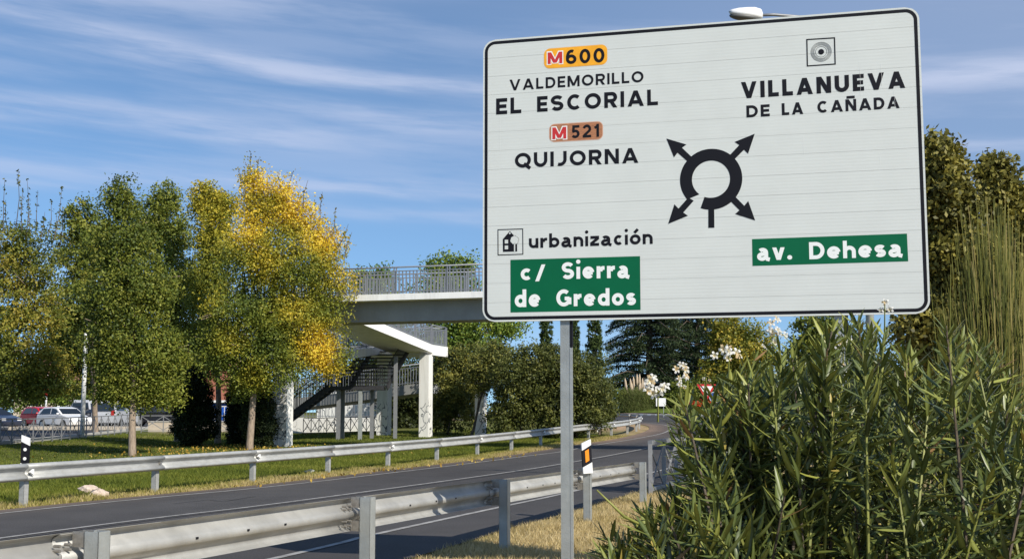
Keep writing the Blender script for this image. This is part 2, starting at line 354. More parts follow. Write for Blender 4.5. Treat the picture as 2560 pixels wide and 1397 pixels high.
def trunk(base, lobes, r, m, parent, seed, fork=.35, twigs=3, name='trunk'):
    rg = random.Random(seed); b = Vector(base); cz = sum(l[0][2] for l in lobes) / len(lobes); cx = sum(l[0][0] for l in lobes) / len(lobes); cy = sum(l[0][1] for l in lobes) / len(lobes)
    f = Vector((b.x + (cx - b.x) * .15, b.y + (cy - b.y) * .15, b.z + (cz - b.z) * fork)); top = Vector((cx, cy, cz + (cz - b.z) * .2))
    mb = MB(); mb.tube([b - Vector((0, 0, .3)), b + Vector((0, 0, .25)), b.lerp(f, .5) + Vector((rg.uniform(-.05, .05), 0, 0)), f, f.lerp(top, .5), top], [r * 1.4, r * 1.12, r, r * .85, r * .5, r * .12], 10)
    tr = mb.build(name, m, parent, True)
    mb = MB()
    for c, rr in lobes:
        c = Vector(c); s = f.lerp(top, rg.uniform(.0, .45)); mid = s.lerp(c, .5) + Vector((rg.uniform(-.3, .3), rg.uniform(-.3, .3), .25))
        mb.tube([s, mid, c], [r * .42, r * .28, r * .1], 6, False)
        for k in range(twigs):
            e = c + Vector((rg.uniform(-1, 1) * rr[0], rg.uniform(-1, 1) * rr[1], rg.uniform(-.4, 1) * rr[2])) * .9
            mb.tube([mid.lerp(c, rg.random()), c.lerp(e, .5) + Vector((0, 0, .15)), e], [r * .14, r * .09, .012], 4, False)
    mb.build('limbs', m, parent, True)['kind'] = 'stuff'
    return tr

# ------------------------------------------------------------------ ground, roads, paths
DIRR = Vector((.3195, .9476, 0)); NRM = Vector((.9476, -.3195, 0))     # along the road, and to its right
def smooth_line(pts, n):
    pts = [Vector((p[0], p[1], 0)) for p in pts]; out = []
    for i in range(len(pts) - 1):
        p0 = pts[max(i - 1, 0)]; p1 = pts[i]; p2 = pts[i + 1]; p3 = pts[min(i + 2, len(pts) - 1)]
        for k in range(n):
            t = k / n; out.append(.5 * ((2 * p1) + (p2 - p0) * t + (2 * p0 - 5 * p1 + 4 * p2 - p3) * t * t + (3 * p1 - p0 - 3 * p2 + p3) * t ** 3))
    out.append(pts[-1]); return out
def back(p, d): return (p[0] - DIRR.x * d, p[1] - DIRR.y * d)
FARE = [back((-8.75, 21.6), 26), back((-8.75, 21.6), 12), (-8.75, 21.6), (-5.83, 28.6), (-3.34, 36.0), (.0, 45.4), (2.86, 54.0), (4.9, 59.4), (6.9, 66.5), (8.3, 73.5), (8.95, 80), (8.6, 84.5), (7.0, 88.5), (3.5, 91.5), (-6, 95), (-20, 98)]
VERG = [back((-1.17, 14.35), 26), back((-1.17, 14.35), 12), (-1.17, 14.35), (.0, 18.0), (.77, 20.1), (1.99, 23.9), (4.4, 31), (6.8, 38), (9.2, 45), (11.8, 52), (14.5, 60), (18.5, 70), (26, 78), (38, 84), (60, 88)]
FARE_S = smooth_line(FARE, 8); VERG_S = smooth_line(VERG, 8)
def resample(L, n):
    d = [0]
    for a, b in zip(L, L[1:]): d.append(d[-1] + (b - a).length)
    out = []
    for k in range(n):
        s = d[-1] * k / (n - 1); i = max(0, min(len(d) - 2, int(np.searchsorted(d, s)) - 1)); t = (s - d[i]) / max(d[i + 1] - d[i], 1e-6); out.append(L[i].lerp(L[i + 1], t))
    return out
def grid_mesh(name, XY, nx, ny, zoff, colfun, m, kind='structure'):
    X = XY[:, 0]; Y = XY[:, 1]; Z = terr(X, Y) + (zoff if np.isscalar(zoff) else zoff)
    me = bpy.data.meshes.new(name); V = np.stack([X, Y, Z], 1).astype(np.float32)
    me.vertices.add(len(V)); me.vertices.foreach_set('co', V.ravel())
    i = np.arange((nx - 1) * (ny - 1)); r = i // (nx - 1); c = i % (nx - 1); a = r * nx + c
    q = np.stack([a, a + 1, a + nx + 1, a + nx], 1).astype(np.int32)
    me.loops.add(q.size); me.loops.foreach_set('vertex_index', q.ravel())
    me.polygons.add(len(q)); me.polygons.foreach_set('loop_start', np.arange(0, q.size, 4, dtype=np.int32)); me.polygons.foreach_set('loop_total', np.full(len(q), 4, dtype=np.int32))
    me.update(calc_edges=True)
    at_ = me.attributes.new('col', 'FLOAT_COLOR', 'POINT'); cc = np.ones((len(V), 4), dtype=np.float32); cc[:, :3] = colfun(X, Y); at_.data.foreach_set('color', cc.ravel())
    me.materials.append(m); me.polygons.foreach_set('use_smooth', [True] * len(q)); o = link(bpy.data.objects.new(name, me)); o['kind'] = kind
    return o
def seg_dist(X, Y, L):
    L = np.array([(p[0], p[1]) for p in L]); best = np.full(X.shape, 1e9); side = np.zeros(X.shape)
    for a, b in zip(L[:-1], L[1:]):
        d = b - a; t = np.clip(((X - a[0]) * d[0] + (Y - a[1]) * d[1]) / (d @ d), 0, 1)
        ex = X - a[0] - t * d[0]; ey = Y - a[1] - t * d[1]; r = np.hypot(ex, ey); s = d[0] * ey - d[1] * ex
        m_ = r < best; best = np.where(m_, r, best); side = np.where(m_, np.sign(s), side)
    return best, side            # side > 0: to the left of the line's course
def wob(X, Y, s=1.0): return (np.sin(X * .9 * s + 1.3 * np.sin(Y * .7 * s)) + np.sin(Y * 1.1 * s + X * .4 * s + 2) + .6 * np.sin(X * 3.1 * s + Y * 2.3 * s)) / 2.6
def ground_col(X, Y):
    n = wob(X, Y); n2 = wob(X, Y, .35)
    green = np.array([.085, .105, .020]); straw = np.array([.36, .27, .13]); soil = np.array([.30, .20, .13])
    k = np.clip(.12 + .10 * n + .08 * n2, 0, 1)                       # a little straw in the lawn
    dF, sF = seg_dist(X, Y, FARE_S[::3]); dV, sV = seg_dist(X, Y, VERG_S[::3])
    k = np.where((sF > 0) & (dF < 1.1 + .5 * n), np.clip(1.25 - dF * .9, 0, 1), k)
    k = np.where((sV < 0) & (Y < 60) & (dV < 14), 1.0, k)
    c = green * (1 - k[:, None]) + straw * k[:, None]
    near = (sV < 0) & (X > 1.6 + .5 * n) & (Y < 14) & (Y > 1)
    s = np.where(near, .8, 0)[:, None]; c = c * (1 - s) + soil * s
    # bald strip at the foot of the left fence and on the mound behind the curve
    b = ss(4 - np.abs(X + 20.3), 2.2, 3.6) * ss(Y, 50, 54) * (1 - ss(Y, 76, 82)); c = c * (1 - .75 * b[:, None]) + np.array([.33, .25, .13]) * .75 * b[:, None]
    b = np.exp(-((X - 6.2) / 2.2) ** 2 - ((Y - 80) / 9.0) ** 2); b = np.clip(b * 1.3, 0, 1); c = c * (1 - b[:, None]) + np.array([.40, .27, .17]) * b[:, None]
    return c
gx = np.concatenate([-np.geomspace(2500, 62, 14), np.arange(-60, 62, .9), np.geomspace(64, 2500, 14)])
gy = np.concatenate([-np.geomspace(400, 12, 8), np.arange(-10, 60, .7), np.arange(60, 190, 1.6), np.geomspace(195, 5000, 16)])
XX, YY = np.meshgrid(gx, gy); grid_mesh('ground', np.stack([XX.ravel(), YY.ravel()], 1), len(gx), len(gy), 0.0, ground_col, M['ground'])

n = 420; A = resample(FARE_S, n); B = resample(VERG_S, n); pts = []
for a, b in zip(A, B):
    for j in range(41): p = a.lerp(b, j / 40); pts.append((p.x, p.y))
def asph_col(X, Y):
    c = np.tile(np.array([.060, .0555, .0535]), (len(X), 1)); n = wob(X, Y, .6)
    dF, _ = seg_dist(X, Y, FARE_S[::3]); b = np.exp(-dF / .9) * ss(Y, 50, 60) * (1 - ss(Y, 84, 90)); b = np.clip(b * 1.25, 0, .9)
    b2 = np.exp(-dF / .35) * .55; b = np.maximum(b, b2) * (.85 + .15 * n)
    off = (X + 8.75) * NRM.x + (Y - 21.6) * NRM.y                       # metres right of the far edge on the straight
    tr = sum(np.exp(-((off - q) / .35) ** 2) for q in (1.3, 3.1, 5.0, 6.8)) * (.55 + .45 * wob(X * .5, Y * .3))
    patch = ss(wob(X * .35 + 4, Y * .22, 1.0), .35, .5) * .007
    c = c * (1 - .16 * tr[:, None]) + (.006 * wob(X * .6, Y * .25) + patch)[:, None]
    return c * (1 - b[:, None]) + np.array([.24, .165, .115]) * b[:, None] + .004 * n[:, None]
grid_mesh('road', np.array(pts), 41, n, .022, asph_col, M['asphalt'])
RC = (34.0, 132.0)
def disc(name, r0, r1, zoff, colr, m, nr=6, na=220, mound=0):
    p = [(RC[0] + (r0 + (r1 - r0) * j / (nr - 1)) * math.cos(2 * math.pi * i / (na - 1)), RC[1] + (r0 + (r1 - r0) * j / (nr - 1)) * math.sin(2 * math.pi * i / (na - 1))) for i in range(na) for j in range(nr)]
    if mound: zoff = np.array([zoff + mound * (1 - (j / (nr - 1)) ** 2) for i in range(na) for j in range(nr)])
    return grid_mesh(name, np.array(p), nr, na, zoff, (lambda X, Y: np.tile(np.array(colr), (len(X), 1))), m)
disc('roundabout_road', 31, 47, .034, (.055, .054, .056), M['asphalt'])
disc('roundabout_apron', 25.7, 30.9, .06, (.5, .43, .34), M['paving'])
disc('roundabout_lawn', 0.3, 25.5, .16, (.11, .15, .028), M['ground'], 12, mound=1.15)
# kerb of the island, alternate white and dark blocks
kb = empty('island_kerb', (RC[0], RC[1], 0), label='low kerb ring of white and dark blocks round the roundabout island', cat='kerb')
for i in range(0, 150):
    a0 = math.radians(190 + i * .8); a1 = math.radians(190 + (i + .96) * .8); mb = MB(); V = []
    for a in (a0, a1):
        for r in (30.9, 31.3):
            x = r * math.cos(a); y = r * math.sin(a); z = tz(RC[0] + x, RC[1] + y); V += [(x, y, z), (x, y, z + .17)]
    mb.add(V, [(0, 1, 3, 2), (4, 6, 7, 5), (2, 3, 7, 6), (0, 4, 5, 1), (1, 5, 7, 3)]); mb.build('kerb_stone', M['white'] if i % 2 else M['kerb'], kb)

def ribbon(name, L, wd, m, zoff=.030, dash=None):
    L = resample(L, max(20, int(sum((b - a).length for a, b in zip(L, L[1:])) / .5))); V = []; Fc = []
    for i, p in enumerate(L):
        d = (L[min(i + 1, len(L) - 1)] - L[max(i - 1, 0)]).normalized(); s = Vector((d.y, -d.x, 0)) * wd / 2
        for q in (p - s, p + s): V.append((q.x, q.y, tz(q.x, q.y) + zoff))
    for i in range(len(L) - 1):
        Fc.append((2 * i, 2 * i + 1, 2 * i + 3, 2 * i + 2))
    o = mesh(name, V, Fc, m); o['kind'] = 'structure'; return o
CENT = [back((-6.9, 16.47), 20), (-6.9, 16.47), (-4.6, 22.0), (-3.18, 25.7), (.0, 34.3), (2.3, 41.1), (5.1, 49.2), (8.0, 57.5), (11, 66)]
FARL = [back((-8.5, 20.6), 20), (-8.5, 20.6), (-5.6, 27.3), (-3.3, 33.8), (.1, 43.4), (1.95, 47.9), (3.5, 53.), (6.2, 60.3), (8.3, 67.0), (9.6, 73.5), (10.3, 79), (10.1, 84), (8.8, 88.5), (6.5, 91.6), (2, 94), (-8, 97.2)]
NEAR = [back((-2.7, 14.4), 16), (-2.7, 14.4), (-2.0, 16.7), (-.23, 21.7), (.93, 24.9), (3.3, 32), (7.3, 44), (12, 57)]
ribbon('road_marking', smooth_line(FARL, 8), .10, M['paint_line'])
ribbon('road_marking', smooth_line(CENT, 8), .10, M['paint_line'])
ribbon('road_marking', smooth_line(NEAR, 8), .11, M['paint_line'])
ribbon('crack', [Vector((*G(900, 1192), 0)), Vector((*G(948, 1188), 0)), Vector((*G(1012, 1190), 0))], .035, M['black'], .027)
ribbon('crack', [Vector((*G(430, 1262), 0)), Vector((*G(520, 1252), 0)), Vector((*G(560, 1256), 0)), Vector((*G(640, 1243), 0))], .02, M['black'], .027)
ribbon('tar_joint', [p + Vector((.20, -.07, 0)) for p in smooth_line(CENT, 8)], .03, M['black'], .028)
# the road and pavement on the left, beyond the cross-braced fence
LR = [(-23.0, 30), (-23.0, 51), (-23.6, 62), (-24.6, 76), (-26, 92), (-28, 110)]
Ls = resample(smooth_line(LR, 8), 60); pts = [(p.x - 13 * (1 - j / 6), p.y) for p in Ls for j in range(7)]
grid_mesh('side_road', np.array(pts), 7, 60, .024, (lambda X, Y: np.tile(np.array((.052, .051, .055)), (len(X), 1))), M['asphalt'])
pts = [(-60 + 4.2 * i, 84 + 4.5 * j) for j in range(6) for i in range(14)]
grid_mesh('side_road', np.array(pts), 14, 6, .030, (lambda X, Y: np.tile(np.array((.055, .054, .057)), (len(X), 1))), M['asphalt'])
mb = MB()
for i in range(len(Ls) - 1):
    p, q = Ls[i], Ls[i + 1]; mb.bar((p.x, p.y, tz(p.x, p.y) + .05), (q.x, q.y, tz(q.x, q.y) + .05), .3, .2)
mb.build('kerb', M['kerb'])['kind'] = 'structure'
mb = MB(); mb.box(-33.2, -25.2, 0, 2.3, -.1, .12); o = mb.build('pavement', M['paving']); o.location = (0, 79.6, .62); o['kind'] = 'structure'
for yy in (88.0, 93.5):
    ribbon('pavement', [Vector((-42, yy, 0)), Vector((-13.5, yy + .5, 0))], 1.1, M['kerb'], .05)

# ------------------------------------------------------------------ the large direction sign
SY = .2497; SU = Vector((math.cos(SY), -math.sin(SY), 0)); SN = Vector((-math.sin(SY), -math.cos(SY), 0)); KS = 1.119; SP = Vector((-.272 * KS, 11.037 * KS, H + .819 * KS)); SW, SH = 3.916 * KS, 2.665 * KS
sign = empty('direction_sign', (SP.x + SU.x * 1.96 * KS, SP.y + SU.y * 1.96 * KS, 0), -SY, 'large white direction sign on two steel posts showing a black roundabout diagram', 'road sign')
OX = 1.96 * KS
def suv(px, py):               # point of the sign face, in metres from its lower left corner
    a, b = ray(px, py); d = Vector((a, 1, b)); t = (SP - Vector((0, 0, H))).dot(SN) / d.dot(SN); p = Vector((0, 0, H)) + d * t - SP
    return p.dot(SU), p.z
def loc(u, v, n=0): return (u - OX, -n, SP.z + v)       # local coordinates of the sign empty: x right, -y towards the camera
def rrect(u0, u1, v0, v1, r, k=10):
    out = []
    for cx, cy, a0 in ((u1 - r, v1 - r, 0), (u0 + r, v1 - r, 90), (u0 + r, v0 + r, 180), (u1 - r, v0 + r, 270)):
        for i in range(k + 1): a = math.radians(a0 + 90 * i / k); out.append((cx + r * math.cos(a), cy + r * math.sin(a)))
    return out
RR = .118 * KS
def inset(v):
    d = min(v, SH - v); return RR - math.sqrt(max(RR * RR - (RR - d) ** 2, 0)) if d < RR else 0.0
for i in range(15):
    a = SH * i / 15 + (.0009 if i else 0); b = SH * (i + 1) / 15 - (.0009 if i < 14 else 0); vs = [a + (b - a) * k / 12 for k in range(13)] if i in (0, 14) else [a, b]
    poly = [(inset(v), v) for v in vs] + [(SW - inset(v), v) for v in reversed(vs)]
    mb = MB(); mb.prism([(u - OX, SP.z + v) for u, v in poly], 0, .028); mb.build('slat', M['sign_face'], sign)
mb = MB(); mb.box(.12 - OX, SW - .12 - OX, .010, .024, SP.z + .02, SP.z + SH - .02); mb.build('backing_sheet', M['galv'], sign)
def ringstrip(outer, inner, n): 
    V = [loc(u, v, n) for u, v in outer] + [loc(u, v, n) for u, v in inner]; k = len(outer)
    return V, [(i, (i + 1) % k, (i + 1) % k + k, i + k) for i in range(k)]
def ringobj(name, outer, inner, n, m): V, Fc = ringstrip(outer, inner, n); return mesh(name, V, Fc, m, sign)
def plate(name, poly, n, m): return mesh(name, [loc(u, v, n) for u, v in poly], [tuple(range(len(poly)))], m, sign)
ringobj('border', rrect(.019, SW - .019, .019, SH - .019, RR - .019), rrect(.051, SW - .051, .051, SH - .051, RR - .051), .0016, M['black'])

# ---- road lettering: every glyph is drawn from strokes of even width
def _arc(cx, cy, rx, ry, a0, a1, n=16): return [(cx + rx * math.cos(math.radians(a0 + (a1 - a0) * i / n)), cy + ry * math.sin(math.radians(a0 + (a1 - a0) * i / n))) for i in range(n + 1)]
def glyph(ch, w, t):
    """list of ('s', points, closed) strokes and ('d', x0, y0, x1, y1) slanting strokes cut level; unit height 1 (capital, or x-height)"""
    h = t / 2; S = []; s = lambda p, c=False: S.append(('s', p, c)); d = lambda *a: S.append(('d',) + a); A = 1.42
    if ch in 'OQ0': s(_arc(w / 2, .5, w / 2 - h, .5 - h, 90, 450, 36)[:-1], True)
    if ch == 'Q': s([(w * .56, .27), (w * .96, -.07)])
    if ch == 'o' or ch == 'ó': s(_arc(w / 2, .5, w / 2 - h, .5 - h, 90, 450, 30)[:-1], True)
    if ch == 'ó': s([(w * .42, 1.16), (w * .75, 1.50)])
    if ch in 'Cc': s(_arc(w / 2 + h * .3, .5, w / 2 - h, .5 - h, 47, 313, 24))
    if ch == 'G': s(_arc(w / 2, .5, w / 2 - h, .5 - h, 48, 322, 24) + [(w - h, .20)]); s([(w - h, .12), (w - h, .52)]); s([(w - h, .46), (w * .56, .46)])
    if ch in 'Ss':
        r = (1 - t) / 4; s(_arc(w / 2, 1 - h - r, w / 2 - h, r, 28, 262, 16) + _arc(w / 2, h + r, w / 2 - h, r, 82, -152, 16))
    if ch == 'V' or ch == 'v': e = .50 if ch == 'V' else .5; tt = t * 1.08; d(tt * .52, 1, w * e, 0); d(w - tt * .52, 1, w * e, 0)
    if ch == 'A': d(w / 2, 1, t * .54, 0); d(w / 2, 1, w - t * .54, 0); s([(w * .2, .24 + h * .3), (w * .8, .24 + h * .3)])
    if ch in 'LEDRNMÑI': s([(h, 0), (h, 1)])
    if ch == 'L': s([(t, h), (w, h)])
    if ch == 'E': s([(t, h), (w, h)]); s([(t, .5), (w * .93, .5)]); s([(t, 1 - h), (w, 1 - h)])
    if ch == 'D': s([(t, 1 - h)] + _arc(w * .44, .5, w * .56 - h, .5 - h, 90, -90, 18) + [(t, h)])
    if ch == 'R': r = (1 - h - .44) / 2; s([(t, 1 - h)] + _arc(w - h - r, 1 - h - r, r, r, 90, -90, 12) + [(t, .44)]); d(w * .52, .42, w - t * .56, 0)
    if ch in 'NÑ': s([(w - h, 0), (w - h, 1)]); d(h * 1.15, 1, w - h * 1.15, 0)
    if ch == 'Ñ': s([(w * .12, 1.17), (w * .88, 1.17)])
    if ch == 'M': s([(w - h, 0), (w - h, 1)]); d(h * 1.15, 1, w / 2, .08); d(w - h * 1.15, 1, w / 2, .08)
    if ch == 'U' : r = w / 2 - h; s([(h, 1)] + _arc(w / 2, h + r, r, r, 180, 360, 16) + [(w - h, 1)])
    if ch == 'J': r = w * .52; s([(w - h, 1)] + _arc(w - h - r, h + r * .95, r, r * .95, 0, -112, 12))
    if ch == '1': s([(w - h - .02, 0), (w - h - .02, 1)]); s([(w - h, .86), (w * .12, .70)])
    if ch == '2': s(_arc(w / 2, 1 - h - .24, w / 2 - h, .24, 165, -38, 14) + [(h * 1.1, t * .8)]); s([(0, h), (w, h)])
    if ch == '5': s([(w * .95, 1 - h), (w * .18, 1 - h)]); s([(w * .18 + h * .7, 1), (w * .13 + h * .7, .50)]); s([(w * .12, .50)] + _arc(w / 2 - .02, .33, w / 2 - h, .33 - h, 118, -150, 16))
    if ch == '6': s(_arc(w / 2, .33, w / 2 - h, .33 - h, 0, 360, 24)[:-1], True); s([(h, .34), (h * 1.05, .55)] + _arc(w / 2 + .03, .60, w / 2 - h, .40 - h, 168, 62, 10))
    # lower case, unit = x-height
    if ch == 'u': r = w / 2 - h; s([(h, 1)] + _arc(w / 2, h + r * .9, r, r * .9, 180, 350, 14)); s([(w - h, 0), (w - h, 1)])
    if ch in 'nrh': s([(h, 0), (h, A if ch == 'h' else 1)])
    if ch in 'nh': r = w / 2 - h; s(_arc(w / 2, 1 - h - r * .95, r, r * .95, 172, 0, 14) + [(w - h, 0)])
    if ch == 'r': s(_arc(w * .80, 1 - h - .36, w * .80 - t, .36, 165, 84, 8) + [(w, 1 - h)])
    if ch in 'bd': x = h if ch == 'b' else w - h; s([(x, 0), (x, A)]); s(_arc(w / 2, .5, w / 2 - h, .5 - h, 90, 450, 28)[:-1], True)
    if ch == 'i': s([(w / 2, 0), (w / 2, 1)]); S.append(('p', _arc(w / 2, 1.42, t * .58, t * .58, 0, 360, 14)[:-1]))
    if ch == '.': S.append(('p', _arc(w / 2, t * .58, t * .62, t * .58, 0, 360, 14)[:-1]))
    if ch == 'z': s([(w * .04, 1 - h), (w, 1 - h)]); s([(0, h), (w, h)]); d(w - t * .62, 1 - t, t * .62, t)
    if ch == 'e': s(_arc(w / 2, .5, w / 2 - h, .5 - h, -8, 318, 26)[1:]); s([(w - h * .8, .5 - .02), (h, .5 - .02)])
    if ch == 'a':
        s([(w * .88 - h, .06), (w * .88 - h, .58)] + _arc(w * .45, .62, w * .43 - h, .38 - h, 12, 140, 12)); s([(w * .88 - h, .12), (w * 1.0, .04)])
        s([(w * .86 - h, .58)] + _arc(w * .40, .30, w * .40 - h, .30 - h * .7, 80, 290, 16) + [(w * .86 - h, .22)])
    if ch == '/': d(t * .5, -.12, w - t * .5, 1.30)
    return S
GW = dict(V=.92, A=.93, L=.60, D=.80, E=.62, M=.98, O=.94, R=.74, I=0, S=.74, C=.86, Q=.96, U=.80, J=.58, N=.82, Ñ=.82, G=.92,
          **{'0': .76, '6': .74, '5': .74, '2': .74, '1': .46}, u=.92, r=.66, b=.98, a=.98, n=.92, i=0, z=.84, c=.88, o=1.0, ó=1.0, e=.98, d=.98, s=.80, h=.92, v=.98)
CAPS = set('VALDEMORISCQUJNÑG')
def word(s, pl, pr, h, wt, m, n=.0018, ref='H', gap=None, parent=None):
    """s printed between baseline points pl and pr (photo pixels), h = capital height (or x-height when ref is x) in metres, wt = stroke width / h"""
    u0, v0 = suv(*pl); u1, v1 = suv(*pr); W = (u1 - u0) / h; lower = ref == 'x'; cs = 1.40 if lower else 1.0
    ws = []
    for ch in s:
        k = cs if (ch in CAPS and lower) else 1.0; g = {'I': wt / k, 'i': wt, '.': wt * 1.1, '/': .75}.get(ch, GW.get(ch, .8)); ws.append((g, k))
    if gap is None: gap = .21 if not lower else .20
    fixed = sum(g * k for (g, k), ch in zip(ws, s) if ch in 'Ii.'); flex = sum(g * k for (g, k), ch in zip(ws, s) if ch not in 'Ii.')
    f = (W - gap * (len(s) - 1) - fixed) / flex
    if f < .82: gap = (W - fixed - .82 * flex) / max(len(s) - 1, 1); f = .82
    if f > 1.15 and len(s) > 1: gap = (W - fixed - 1.15 * flex) / (len(s) - 1); f = 1.15
    V = []; Fc = []; x = 0; lay = 0
    for (g, k), ch in zip(ws, s):
        w_ = g if ch in 'Ii.' else g * f; t = wt / k
        for st in glyph(ch, w_, t):
            lay = (lay + 1) % 5; dn = n + lay * .00012; b = len(V)
            if st[0] == 'p': V += [(x + q[0] * k, q[1] * k, dn) for q in st[1]]; Fc.append(tuple(range(b, len(V))))
            elif st[0] == 'd':
                _, x0, y0, x1, y1 = st; dy = abs(y1 - y0); L = math.hypot(x1 - x0, y1 - y0); hw = t * L / dy / 2
                V += [(x + (x0 - hw) * k, y0 * k, dn), (x + (x0 + hw) * k, y0 * k, dn), (x + (x1 + hw) * k, y1 * k, dn), (x + (x1 - hw) * k, y1 * k, dn)]; Fc.append((b, b + 1, b + 2, b + 3))
            else:
                _, P, closed = st; N = len(P)
                for i in range(N):
                    p = P[i]; a = P[i - 1] if (i or closed) else p; c = P[(i + 1) % N] if (i < N - 1 or closed) else p
                    d1 = (p[0] - a[0], p[1] - a[1]); d2 = (c[0] - p[0], c[1] - p[1]); l1 = math.hypot(*d1); l2 = math.hypot(*d2)
                    if l1 < 1e-9: d1, l1 = d2, l2
                    if l2 < 1e-9: d2, l2 = d1, l1
                    n1 = (-d1[1] / l1, d1[0] / l1); n2_ = (-d2[1] / l2, d2[0] / l2); mx_ = n1[0] + n2_[0]; my_ = n1[1] + n2_[1]; q = mx_ * mx_ + my_ * my_
                    sc = t / max(q, .8); V += [(x + (p[0] + mx_ * sc) * k, (p[1] + my_ * sc) * k, dn), (x + (p[0] - mx_ * sc) * k, (p[1] - my_ * sc) * k, dn)]
                for i in range(N - (0 if closed else 1)):
                    j = (i + 1) % N; Fc.append((b + 2 * i, b + 2 * i + 1, b + 2 * j + 1, b + 2 * j))
        x += w_ * k + gap
    sl = (v1 - v0) / (u1 - u0)
    o = mesh('lettering', [loc(u0 + a_ * h, v0 + sl * a_ * h + b_ * h, c_) for a_, b_, c_ in V], Fc, m, parent or sign)
    # consistent facing
    return o
def hpx(p, q): return suv(*p)[1] - suv(*q)[1]
BK = M['black']; WH = M['white_film']
# left block
def pill(L, R, T, Bm, m1, m2):       # px at mid: left x, right x, top (x,y), bottom (x,y)
    u0 = suv(L[0], L[1])[0]; u1 = suv(R[0], R[1])[0]; v1 = suv(*T)[1]; v0 = suv(*Bm)[1]; r = (v1 - v0) * .30
    o = plate('number_plate', rrect(u0, u1, v0, v1, r), .0014, m1); plate('number_plate_face', rrect(u0 + .008, u1 - .008, v0 + .008, v1 - .008, r - .008), .0020, m2); return o
pill((1360, 147), (1518.5, 138), (1439, 117), (1439, 167.5), M['amber_light'], M['amber_film'])
pill((1373, 333), (1507.7, 326), (1442, 306.8), (1442, 352.6), M['brown_light'], M['brown_film'])
word('M', (1367, 163.6), (1408.5, 161), hpx((1388, 128.5), (1388, 162.5)), .34, WH, .0026)
word('M', (1369.5, 161.4), (1406, 158.8), hpx((1388, 131.0), (1388, 160)), .26, M['red_film'], .0034)
word('M', (1378.5, 351.4), (1418.5, 349.2), hpx((1398, 316), (1398, 350.4)), .34, WH, .0026)
word('M', (1381, 349), (1416, 347), hpx((1398, 318.5), (1398, 348)), .26, M['red_film'], .0034)
word('600', (1415, 161.5), (1511.5, 156.5), hpx((1430, 125.5), (1430, 161.5)), .21, BK, .0028)
word('521', (1428.5, 346.6), (1498.5, 342.5), hpx((1440, 314), (1440, 346.4)), .2, BK, .0028)
word('VALDEMORILLO', (1274, 227.3), (1609, 205.8), hpx((1284, 199.5), (1284, 226.8)), .2, BK)
word('EL', (1240.5, 287), (1303.4, 283.2), hpx((1255, 246.5), (1255, 286.4)), .225, BK)
word('ESCORIAL', (1343, 280.5), (1645, 263), hpx((1360, 241), (1360, 279.7)), .225, BK)
word('QUIJORNA', (1287.5, 420.2), (1596, 407.3), hpx((1400, 378.5), (1400, 415.6)), .225, BK)
word('urbanización', (1322.5, 620.6), (1632, 609.6), hpx((1560, 587), (1560, 612.2)), .29, BK, ref='x')
# right block
word('VILLANUEVA', (1853, 247.2), (2263.5, 220.3), hpx((1900, 203.0), (1900, 244.2)), .245, BK)
word('DE', (1866.5, 294.4), (1924.7, 291), hpx((1875, 264), (1875, 293.9)), .225, BK)
word('LA', (1955, 288.8), (2008.5, 285.5), hpx((1960, 258.6), (1960, 288.6)), .225, BK)
word('CAÑADA', (2043, 283.2), (2249.4, 270.8), hpx((2130, 248.3), (2130, 278)), .225, BK)
# the box with rings
def px_poly(name, P, n, m): return plate(name, [suv(*p) for p in P], n, m)
def frame(x0, x1, TL, TR, BL, BR, th, name='pictogram'):
    o = [suv(*TL), suv(*TR), suv(*BR), suv(*BL)]; i = [(o[0][0] + th, o[0][1] - th), (o[1][0] - th, o[1][1] - th), (o[2][0] - th, o[2][1] + th), (o[3][0] + th, o[3][1] + th)]
    return ringobj(name, o, i, .0018, BK)
frame(0, 0, (2015.6, 98.4), (2087.8, 93.8), (2017, 167.2), (2089.6, 162.2), .012)
cu, cv = suv(2052.9, 130.3); pm = KS / 272.0
def circ(r, k=40): return [(cu + r * math.cos(2 * math.pi * i / k), cv + r * math.sin(2 * math.pi * i / k)) for i in range(k)]
plate('pictogram', circ(6.8 * pm), .0018, BK)
for r in (13.4, 17.0, 19.2, 21.7, 24.0): ringobj('pictogram', circ(r * pm), circ(r * pm - .0031), .0018, BK)
# the box with the house and the tree
frame(0, 0, (1244, 573.4), (1308, 571.2), (1244.3, 638.6), (1308.5, 636.4), .009)
Z8 = lambda x, y: (1200 + x / 3.992, 480 + y / 3.992)
px_poly('pictogram', [Z8(230, 597), Z8(228, 470), Z8(298, 390), Z8(345, 440), Z8(352, 510), Z8(340, 520), Z8(340, 594)], .0018, BK)
px_poly('pictogram', [Z8(352, 594), Z8(352, 500), Z8(370, 500), Z8(372, 593)], .0018, BK)
for x, y in ((248, 477), (248, 535)): px_poly('pictogram', [Z8(x, y), Z8(x + 33, y - 1), Z8(x + 33, y + 36), Z8(x, y + 37)], .0024, M['sign_face'])
px_poly('pictogram', [Z8(298 + 9 * math.cos(t), 412 + 9 * math.sin(t)) for t in [2 * math.pi * i / 10 for i in range(10)]], .0024, M['sign_face'])
blob = [(345 + (43 + 4 * math.sin(6 * t)) * math.cos(t), 480 - (44 + 3 * math.sin(5 * t)) * math.sin(t)) for t in [2 * math.pi * i / 28 for i in range(28)]]
px_poly('pictogram', [Z8(*p) for p in blob], .0022, BK); px_poly('pictogram', [Z8(345 + (x - 345) * .93, 480 + (y - 480) * .93) for x, y in blob], .0028, M['sign_face'])
px_poly('pictogram', [Z8(340, 594), Z8(340, 510), Z8(352, 510), Z8(352, 594)], .0028, M['sign_face'])
